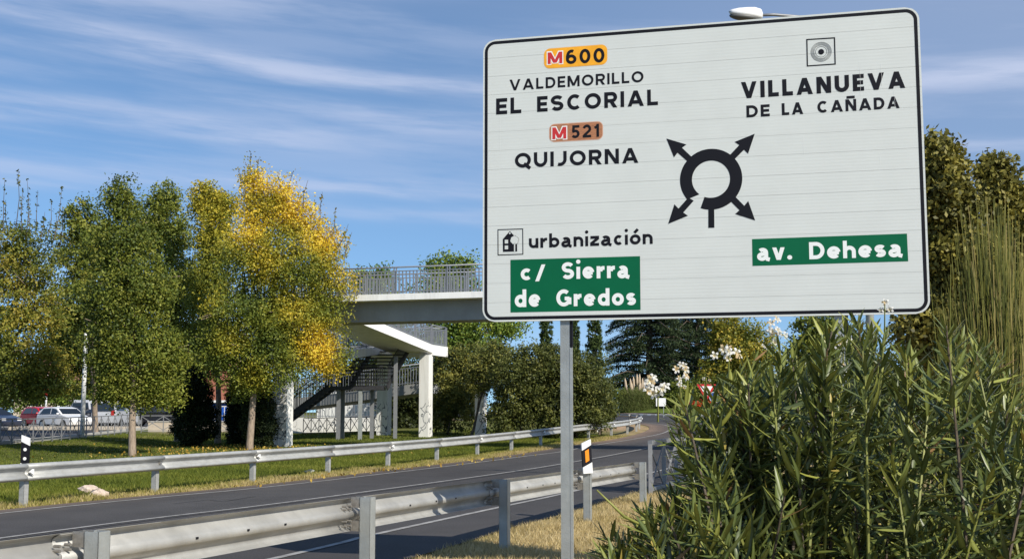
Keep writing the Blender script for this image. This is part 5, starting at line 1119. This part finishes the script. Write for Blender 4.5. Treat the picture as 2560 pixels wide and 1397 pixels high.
# far backdrop of trees so that no bare horizon shows
fl = []
rg = random.Random(77)
for i in range(46):
    px = -260 + i * 66 + rg.uniform(-20, 20)
    if 1180 < px < 1520: continue
    Yb = 165 + rg.uniform(-12, 12); top = rg.uniform(880, 945) if px < 1500 else rg.uniform(900, 960); fl.append(lobe(px, (top + 1035) / 2, 62, (1035 - top) / 2, Yb))
o = crown('distant_trees', fl, 46000, .42, DKGREEN + [(.14, .13, .03)], None, 88, 1.1); o['label'] = 'distant belt of mixed green trees closing the view'; o['category'] = 'trees'
# hedge behind the parked cars
hl = [lobe(px, 985 + 6 * math.sin(px), 62, 52, 104) for px in range(-60, 470, 55)] + [lobe(px, 940, 60, 40, 110) for px in (-20, 60, 250, 330, 400)]
o = crown('hedge', hl, 34000, .22, LGREEN, None, 89, .6); tag(o, 'tall green hedge behind the parked cars on the far left', 'hedge')

# ------------------------------------------------------------------ broom bush and hanging shoots on the right
def blades(name, base, hgt, wd, lean, C, m, parent=None, rs=None, seg=1):
    n = len(base); th = rs.uniform(0, 6.283, n); s_ = np.stack([np.cos(th), np.sin(th), np.zeros(n)], 1) * (wd[:, None] / 2)
    P = np.empty((n, 3, 3)); P[:, 0] = base - s_; P[:, 1] = base + s_; P[:, 2] = base + lean + np.stack([np.zeros(n), np.zeros(n), hgt], 1)
    o = quads(name, P.reshape(-1, 3), C, m, parent, 3); o['kind'] = 'stuff'; return o
def broom(px, Y, top, wpx, label, seed, n, sub=5):
    a, b = ray(px, 1100); x = a * Y; t = empty('broom_shrub', (x, Y, tz(x, Y)), 0, label, 'shrub'); rs = np.random.RandomState(seed); rg = random.Random(seed); hh = at(px, top, Y).z; Wd = wpx * Y / F
    mb = MB(); cnt = []
    for i in range(n):
        u = max(-1.4, min(1.4, rg.gauss(0, .5))); v = rg.gauss(0, .35); h = hh * (1 - .34 * abs(u) ** 1.3) * (1 - .62 * rg.random() ** .85); bx, by = u * Wd * .45, v * Wd * .45; ex, ey = u * Wd * .92 + rg.uniform(-.14, .14), v * Wd * .8 + rg.uniform(-.1, .1)
        k0 = Vector((bx, by, 0)); k1 = Vector((bx * .6 + ex * .4 + rg.uniform(-.04, .04), by * .6 + ey * .4, h * .5)); k2 = Vector((ex, ey, h)); r_ = rg.uniform(.0028, .0048); f0 = len(mb.F)
        mb.tube([k0, k1, k1.lerp(k2, .5) + Vector((rg.uniform(-.03, .03), rg.uniform(-.03, .03), 0)), k2], [r_ * 1.3, r_, r_ * .8, r_ * .4], 3, False)
        for q in range(rg.randrange(sub)):                     # side shoots
            s0 = k1.lerp(k2, rg.uniform(-.3, .6)); d_ = Vector((rg.uniform(-.13, .13) + u * .04, rg.uniform(-.12, .12), rg.uniform(.18, .42))); mb.tube([s0, s0 + d_ * .5 + Vector((d_.x * .2, 0, 0)), s0 + d_], [r_ * .7, r_ * .6, r_ * .3], 3, False)
        cnt.append(len(mb.F) - f0)
    V = np.array(mb.V); Fc = np.array(mb.F); P = V[Fc].reshape(-1, 3); c = np.repeat(rs.uniform(0, 1, n), cnt)
    quads('stems', P, pick([(.06, .075, .015), (.14, .155, .025), (.23, .22, .04), (.42, .33, .13)], c, rs), M['leaf'], t)['kind'] = 'stuff'
    tm_ = MB(); tm_.tube([(0, 0, -.2), (0, 0, .5)], [.10, .05], 8); tm_.build('rootstock', M['bark_dark'], t)
    return t
broom(2500, 8.8, 470, 150, 'tall upright broom shrub with thin golden green stems at the right edge', 61, 2600)
broom(2410, 9.3, 690, 75, 'smaller, sparser clump of upright stems beside the tall broom shrub', 62, 900)
broom(2330, 7.6, 640, 34, 'few thin dry stalks crossing the lower right corner of the sign', 63, 14, 1)

# ------------------------------------------------------------------ oleander
LV = []
def leaf_mesh(rs, bend, wd):
    """lance-shaped leaf, 1 m long along x, folded along the midrib"""
    xs = [0, .12, .35, .62, .85, 1.0]; ws = [.010, .042, .066, .062, .032, 0.0]; V = []; Fc = []
    for i, (x, w_) in enumerate(zip(xs, ws)):
        z = -bend * x * x; V += [(x, -w_ * wd, z + w_ * .35), (x, 0, z), (x, w_ * wd, z + w_ * .35)]
    for i in range(len(xs) - 1):
        k = 3 * i; Fc += [(k, k + 3, k + 4, k + 1), (k + 1, k + 4, k + 5, k + 2)]
    return np.array(V), Fc
LEAFV = [leaf_mesh(None, b_, w_) for b_, w_ in ((.12, 1.0), (.30, .85), (-.08, 1.05), (.55, .95))]
OLC = [(.015, .026, .006), (.038, .056, .010), (.086, .108, .017), (.22, .225, .035)]
def make_leaf_data(i, var, col):
    V, Fc = LEAFV[i]; me = bpy.data.meshes.new('leaf'); me.from_pydata(V.tolist(), [], Fc); a = me.attributes.new('col', 'FLOAT_COLOR', 'POINT')
    c = np.ones((len(V), 4), dtype=np.float32); c[:, :3] = col; c[1::3, :3] = np.array(col) * 1.5 + .04; a.data.foreach_set('color', c.ravel()); me.materials.append(M['gloss_leaf'])
    me.polygons.foreach_set('use_smooth', [True] * len(me.polygons)); return me
LDATA = [[make_leaf_data(i, 0, tuple(np.array(pick(OLC, np.array([t]), None))[0])) for t in (.25, .45, .65, .85)] for i in range(4)]
def oleander(name_label, stems, seed, flowers, nearest=300, yellow=.02):
    """stems: list of (foot xyz, tip xyz)"""
    rg = random.Random(seed); foot = Vector((sum(s[0][0] for s in stems) / len(stems), sum(s[0][1] for s in stems) / len(stems), 0))
    t = empty('oleander_bush', foot, 0, name_label, 'oleander'); mbs = MB(); mby = MB(); L = []       # L: (pos, direction, side angle, length, variant, colour index)
    for si, (f_, tip) in enumerate(stems):
        f_ = Vector(f_) - foot; tip = Vector(tip) - foot; d = tip - f_; ln = d.length; mid = f_ + d * .55 + Vector((rg.uniform(-.08, .08), rg.uniform(-.08, .08), .10 * (abs(d.x) + abs(d.y))))
        P = [f_, f_.lerp(mid, .5), mid, mid.lerp(tip, .5) + Vector((0, 0, .02)), tip]; (mby if rg.random() < .6 else mbs).tube(P, [.011, .010, .008, .006, .004], 5, False)
        def pos(u):
            u4 = min(u * 4, 3.999); i = int(u4); return P[i].lerp(P[i + 1], u4 - i), (P[i + 1] - P[i]).normalized()
        u = max(.30, 1 - 1.15 / max(ln, .3)); phi = rg.uniform(0, 6.28); sp_ = rg.uniform(.028, .042)
        while u < 1:
            p, dr = pos(u); ax = dr.cross(Vector((0, 0, 1))); ax = ax.normalized() if ax.length > .1 else Vector((1, 0, 0)); ay = dr.cross(ax)
            young = max(0, (u - .82) / .18)
            for k in range(3):
                if rg.random() < (.10 + .75 * (1 - u)): continue
                th = phi + k * 2.094 + rg.uniform(-.5, .5); out = ax * math.cos(th) + ay * math.sin(th); tilt = rg.uniform(.75, 1.55) * (1 - young * .50)
                dd = (dr * math.cos(tilt) + out * math.sin(tilt)); dd.z -= .22 * (1 - young) * rg.random(); dd.normalize(); ll = rg.triangular(.10, .23, .16) * (1 - .38 * young)
                L.append((p, dd, out, ll, rg.randrange(4) if young < .6 else 2, rg.choice((0, 1, 1, 2, 2, 3)) if young < .5 else rg.choice((2, 3, 3))))
            phi += 1.05; u += sp_ / ln
    if mbs.V: mbs.build('stems', M['bark_dark'], t)['kind'] = 'stuff'
    if mby.V: mby.build('young_stems', M['stem'], t)['kind'] = 'stuff'
    cam_p = Vector((0, 0, H)) - foot
    def vis(l):
        p = l[0] + foot; px = p.x / p.y * F; return (l[0] - cam_p).length / l[3] + (100 if (abs(px) > 1280 or p.z < 1.72 - p.y * .122) else 0)
    L.sort(key=vis); near = L[:nearest]; rest = L[nearest:]
    def frame_(dd, out, rgk):
        x = dd; y = x.cross(Vector((0, 0, 1)) if abs(x.z) < .95 else out).normalized(); z = x.cross(y) * -1
        # blade roughly faces upwards and outwards
        z = y.cross(x).normalized(); 
        if z.z < 0: z = -z; y = -y
        a = rgk; y2 = y * math.cos(a) + z * math.sin(a); z2 = x.cross(y2); return Matrix((x, y2, z2)).transposed()
    for (p, dd, out, ll, var, ci) in near:
        o = bpy.data.objects.new('leaf', LDATA[var][ci]); link(o, t); o.matrix_local = Matrix.Translation(p) @ (frame_(dd, out, rg.uniform(-.6, .6)).to_4x4()) @ Matrix.Scale(ll, 4)
    # the others joined
    VV = []; CC = []; QQ = []; k0 = 0
    for (p, dd, out, ll, var, ci) in rest:
        V, Fc = LEAFV[var]; R_ = np.array(frame_(dd, out, rg.uniform(-.7, .7))); W_ = V @ R_.T * ll + np.array(p); VV.append(W_); col = np.array(pick(OLC, np.array([rg.random() * .35 + (.05, .25, .45, .62)[ci]]), None))[0]
        if rg.random() < .03: col = np.array([.26, .20, .04]) if rg.random() < .6 else np.array([.20, .11, .04])
        c = np.tile(np.append(col, 1), (len(V), 1)); c[1::3, :3] = col * 1.5 + .03; CC.append(c); QQ.append(np.array(Fc) + k0); k0 += len(V)
    VV = np.concatenate(VV).astype(np.float32); CC = np.concatenate(CC).astype(np.float32); QQ = np.concatenate(QQ).astype(np.int32); me = bpy.data.meshes.new('foliage')
    me.vertices.add(len(VV)); me.vertices.foreach_set('co', VV.ravel()); me.loops.add(QQ.size); me.loops.foreach_set('vertex_index', QQ.ravel()); me.polygons.add(len(QQ))
    me.polygons.foreach_set('loop_start', np.arange(0, QQ.size, 4, dtype=np.int32)); me.polygons.foreach_set('loop_total', np.full(len(QQ), 4, dtype=np.int32)); me.update(calc_edges=True)
    a = me.attributes.new('col', 'FLOAT_COLOR', 'POINT'); a.data.foreach_set('color', CC.ravel()); me.materials.append(M['gloss_leaf']); me.polygons.foreach_set('use_smooth', [True] * len(QQ))
    fo = link(bpy.data.objects.new('foliage', me), t); fo['kind'] = 'stuff'
    for (px, py, Y, sz, nb) in flowers:
        c = at(px, py, Y) - foot
        for k in range(nb):
            fc = c + Vector((rg.gauss(0, 1), rg.gauss(0, .6), rg.gauss(0, .9))) * sz * .55; V = []; Fq = []; col = []
            nrm = Vector((rg.uniform(-.8, .8), -1, rg.uniform(-.2, .9))).normalized(); ax = nrm.cross(Vector((0, 0, 1))).normalized(); ay = nrm.cross(ax); r = sz * rg.uniform(.34, .46)
            for q in range(5):
                th = q * 1.2566 + rg.uniform(-.12, .12); e = ax * math.cos(th) + ay * math.sin(th); s_ = ax * -math.sin(th) + ay * math.cos(th); b0 = len(V)
                V += [fc - nrm * .004, fc + e * r * .55 + s_ * r * .30 + nrm * .008, fc + e * r * 1.0 + s_ * r * .16 + nrm * rg.uniform(-.01, .012), fc + e * r * .95 - s_ * r * .24 + nrm * .004, fc + e * r * .5 - s_ * r * .26 + nrm * .008]; Fq.append((b0, b0 + 1, b0 + 2, b0 + 3, b0 + 4))
                col += [(.8, .62, .22), (.80, .78, .72), (.82, .81, .77), (.82, .81, .77), (.80, .78, .72)] if rg.random() < .8 else [(.7, .4, .1), (.7, .6, .4), (.62, .42, .2), (.62, .42, .2), (.7, .55, .3)]
            me = bpy.data.meshes.new('flower'); me.from_pydata([tuple(v) for v in V], [], Fq); a = me.attributes.new('col', 'FLOAT_COLOR', 'POINT'); cc = np.ones((len(V), 4), dtype=np.float32); cc[:, :3] = col; a.data.foreach_set('color', cc.ravel()); me.materials.append(M['petal']); link(bpy.data.objects.new('flower', me), t)
        mb = MB(); mb.tube([c + Vector((0, .02, -.16)), c], [.005, .003], 4, False); mb.build('flower_stalk', M['stem'], t)
    return t
def top_z(x, y):
    """height of the hedge outline, a function of place"""
    q = x / y * 5.6
    xs = [.35, .62, .72, .90, 1.02, 1.18, 1.30, 1.45, 1.62, 1.75, 1.90, 2.05, 2.20, 2.35, 2.6, 3.2]; hs = [.95, 1.05, 1.74, 1.84, 1.92, 1.98, 2.08, 2.10, 2.18, 2.14, 2.10, 2.12, 2.02, 1.92, 1.86, 1.8]
    return float(np.interp(q, xs, hs)) * y / 5.6 - 1.72 * (y / 5.6 - 1)
def stem_set(n, x0, x1, y0, y1, seed, low=.2):
    rg = random.Random(seed); out = []
    for i in range(n):
        ty = rg.uniform(y0, y1); q = rg.uniform(x0, x1); tx = q * ty / 5.6; tp = top_z(tx, ty); z = tp * (1 - (rg.random() ** 1.6) * .62) if rg.random() > low else tp * rg.uniform(.25, .6)
        z = min(z, tp) + rg.uniform(-.05, .02); fx = tx + (1.55 * ty / 5.6 - tx) * .45 + rg.uniform(-.40, .40); fy = ty + rg.uniform(-.25, .55)
        out.append(((fx, fy, 0), (tx, ty, z)))
    return out
left_stems = stem_set(125, .70, 1.50, 4.7, 7.0, 101)
rg = random.Random(9)
for i in range(44):                              # the low skirt reaching out over the dry grass
    ty = rg.uniform(4.5, 5.8); q = rg.uniform(.40, .95); hi_ = 1.14 + .38 * max(0, (q - .40) / .55); tz_ = rg.uniform(.98, hi_); left_stems.append((((q + .35) * ty / 5.6 + rg.uniform(.05, .4), ty + rg.uniform(.1, .5), 0), (q * ty / 5.6, ty, tz_)))
oleander('oleander with white flower clusters at its top left, in front of the sign post', left_stems, 201,
         [(1645, 972, 5.9, .066, 9), (1700, 936, 6.0, .055, 7), (1703, 962, 5.9, .035, 3), (1822, 878, 6.2, .064, 8), (1862, 968, 6.0, .04, 5), (1932, 822, 6.3, .060, 8), (1918, 866, 6.3, .03, 2), (1765, 943, 6.0, .025, 2)])
oleander('dense oleander at the lower right whose topmost leaves overlap the bottom edge of the sign', stem_set(165, 1.45, 2.75, 4.5, 7.0, 102), 202,
         [(2108, 862, 6.3, .05, 4), (2118, 925, 6.2, .05, 4), (2212, 763, 6.6, .055, 3), (2050, 905, 6.3, .03, 2), (2555, 1045, 5.2, .04, 2)])
# yellow drooping twig on the left of the skirt
mb = MB(); p = [at(1705, 1345, 5.2), at(1640, 1330, 5.1), at(1560, 1290, 5.0), at(1492, 1224, 4.95)]; mb.tube(p, [.008, .007, .006, .003], 6); o = mb.build('bare_twig', M['stem'], None, True); tag(o, 'bare yellow twig poking out left of the oleander over the dry grass', 'twig')

# ------------------------------------------------------------------ grass
rs = np.random.RandomState(31)
def poly_dist(x, y, L): return seg_dist(x, y, L)
def scatter(name, x, y, keep, hmin, hmax, wd, pal, label, leanf=.5, zoff=0, tcol=None, sd=1):
    r = np.random.RandomState(sd); x = x[keep]; y = y[keep]; n = len(x); z = terr(x, y) + zoff; h = r.uniform(hmin, hmax, n); patch = .75 + .35 * wob(x * 2.2, y * 2.2); h = h * np.clip(patch, .4, 1.3)
    base = np.stack([x, y, z], 1); lean = np.stack([r.normal(0, leanf, n) * h, r.normal(0, leanf, n) * h, np.zeros(n)], 1)
    t = np.clip((r.uniform(0, 1, n) if tcol is None else tcol(x, y, r)), 0, 1); o = blades(name, base, h, np.full(n, wd) * r.uniform(.6, 1.4, n), lean, pick(pal, t, r), M['grass'], None, r)
    tag(o, label, 'grass', kind='stuff'); return o
STRAW = [(.22, .19, .06), (.40, .31, .13), (.56, .44, .22), (.66, .55, .32)]
N_ = 150000; x = rs.uniform(-1.6, 6.5, N_); y = rs.uniform(9.5, 27, N_) ; d, s_ = seg_dist(x, y, VERG_S[::3])
keep = (s_ < 0) & (d > .03) & (x < 1.0 + y * .16)
scatter('dry_grass', x, y, keep, .04, .13, .011, STRAW, 'dry straw coloured grass of the near verge round the guardrail posts', .55, tcol=lambda x, y, r: r.uniform(0, 1, len(x)) * .7 + .25 + .2 * wob(x * 3, y * 3), sd=3)
LAWN = [(.055, .080, .012), (.125, .155, .020), (.22, .235, .035), (.36, .31, .09), (.50, .39, .19)]
N_ = 190000; k = rs.uniform(-8, 44, N_); off = rs.uniform(-5.0, .9, N_); bx = FR0.x + FD.x * k; by = FR0.y + FD.y * k; x = bx + NRM.x * off; y = by + NRM.y * off; d, s_ = seg_dist(x, y, FARE_S[::3])
def vc(x, y, r):
    d, s_ = seg_dist(x, y, FARE_S[::3]); return np.clip(1.2 - d * .65, .0, 1) * .6 + .08 + r.uniform(0, .45, len(x)) + .14 * wob(x, y)
scatter('verge_grass', x, y, (s_ > 0) & (d > .02), .05, .17, .022, LAWN, 'green and straw coloured grass strip along the far guardrail', .5, tcol=vc, sd=4)
N_ = 150000; x = rs.uniform(-26, 6, N_); y = rs.uniform(27, 72, N_); d, s_ = seg_dist(x, y, FARE_S[::3])
scatter('lawn_grass', x, y, (s_ > 0) & (d > 4.2) & (x > -21.2 - (y - 40) * .06), .04, .10, .035, LAWN[:4], 'short green lawn between the far guardrail and the footbridge', .5, tcol=lambda x, y, r: r.uniform(0, .62, len(x)) + .15 * wob(x * .5, y * .5), sd=5)

# leaves fallen under the golden tree and along the road edge
rs = np.random.RandomState(91); n = 1090; x = np.concatenate([rs.normal(-10.6, 3.0, 1000), rs.uniform(-6, 1, 90)]); y = np.concatenate([rs.normal(47.5, 3.0, 1000), np.zeros(90)])
y[1000:] = 26.6 + (x[1000:] + 6) * 2.62 + rs.normal(0, .35, 90); x[1000:] -= rs.uniform(.0, .9, 90)
c = np.stack([x, y, terr(x, y) + .07], 1)
o = quads('fallen_leaves', leafquads(c, rs, .10, .075, np.array([0, 0, 3.0])), pick([(.30, .16, .03), (.55, .36, .05), (.62, .45, .12)], rs.uniform(0, 1, n), rs), M['leaf']); tag(o, 'yellow leaves fallen on the lawn round the golden tree', 'leaves', kind='stuff')
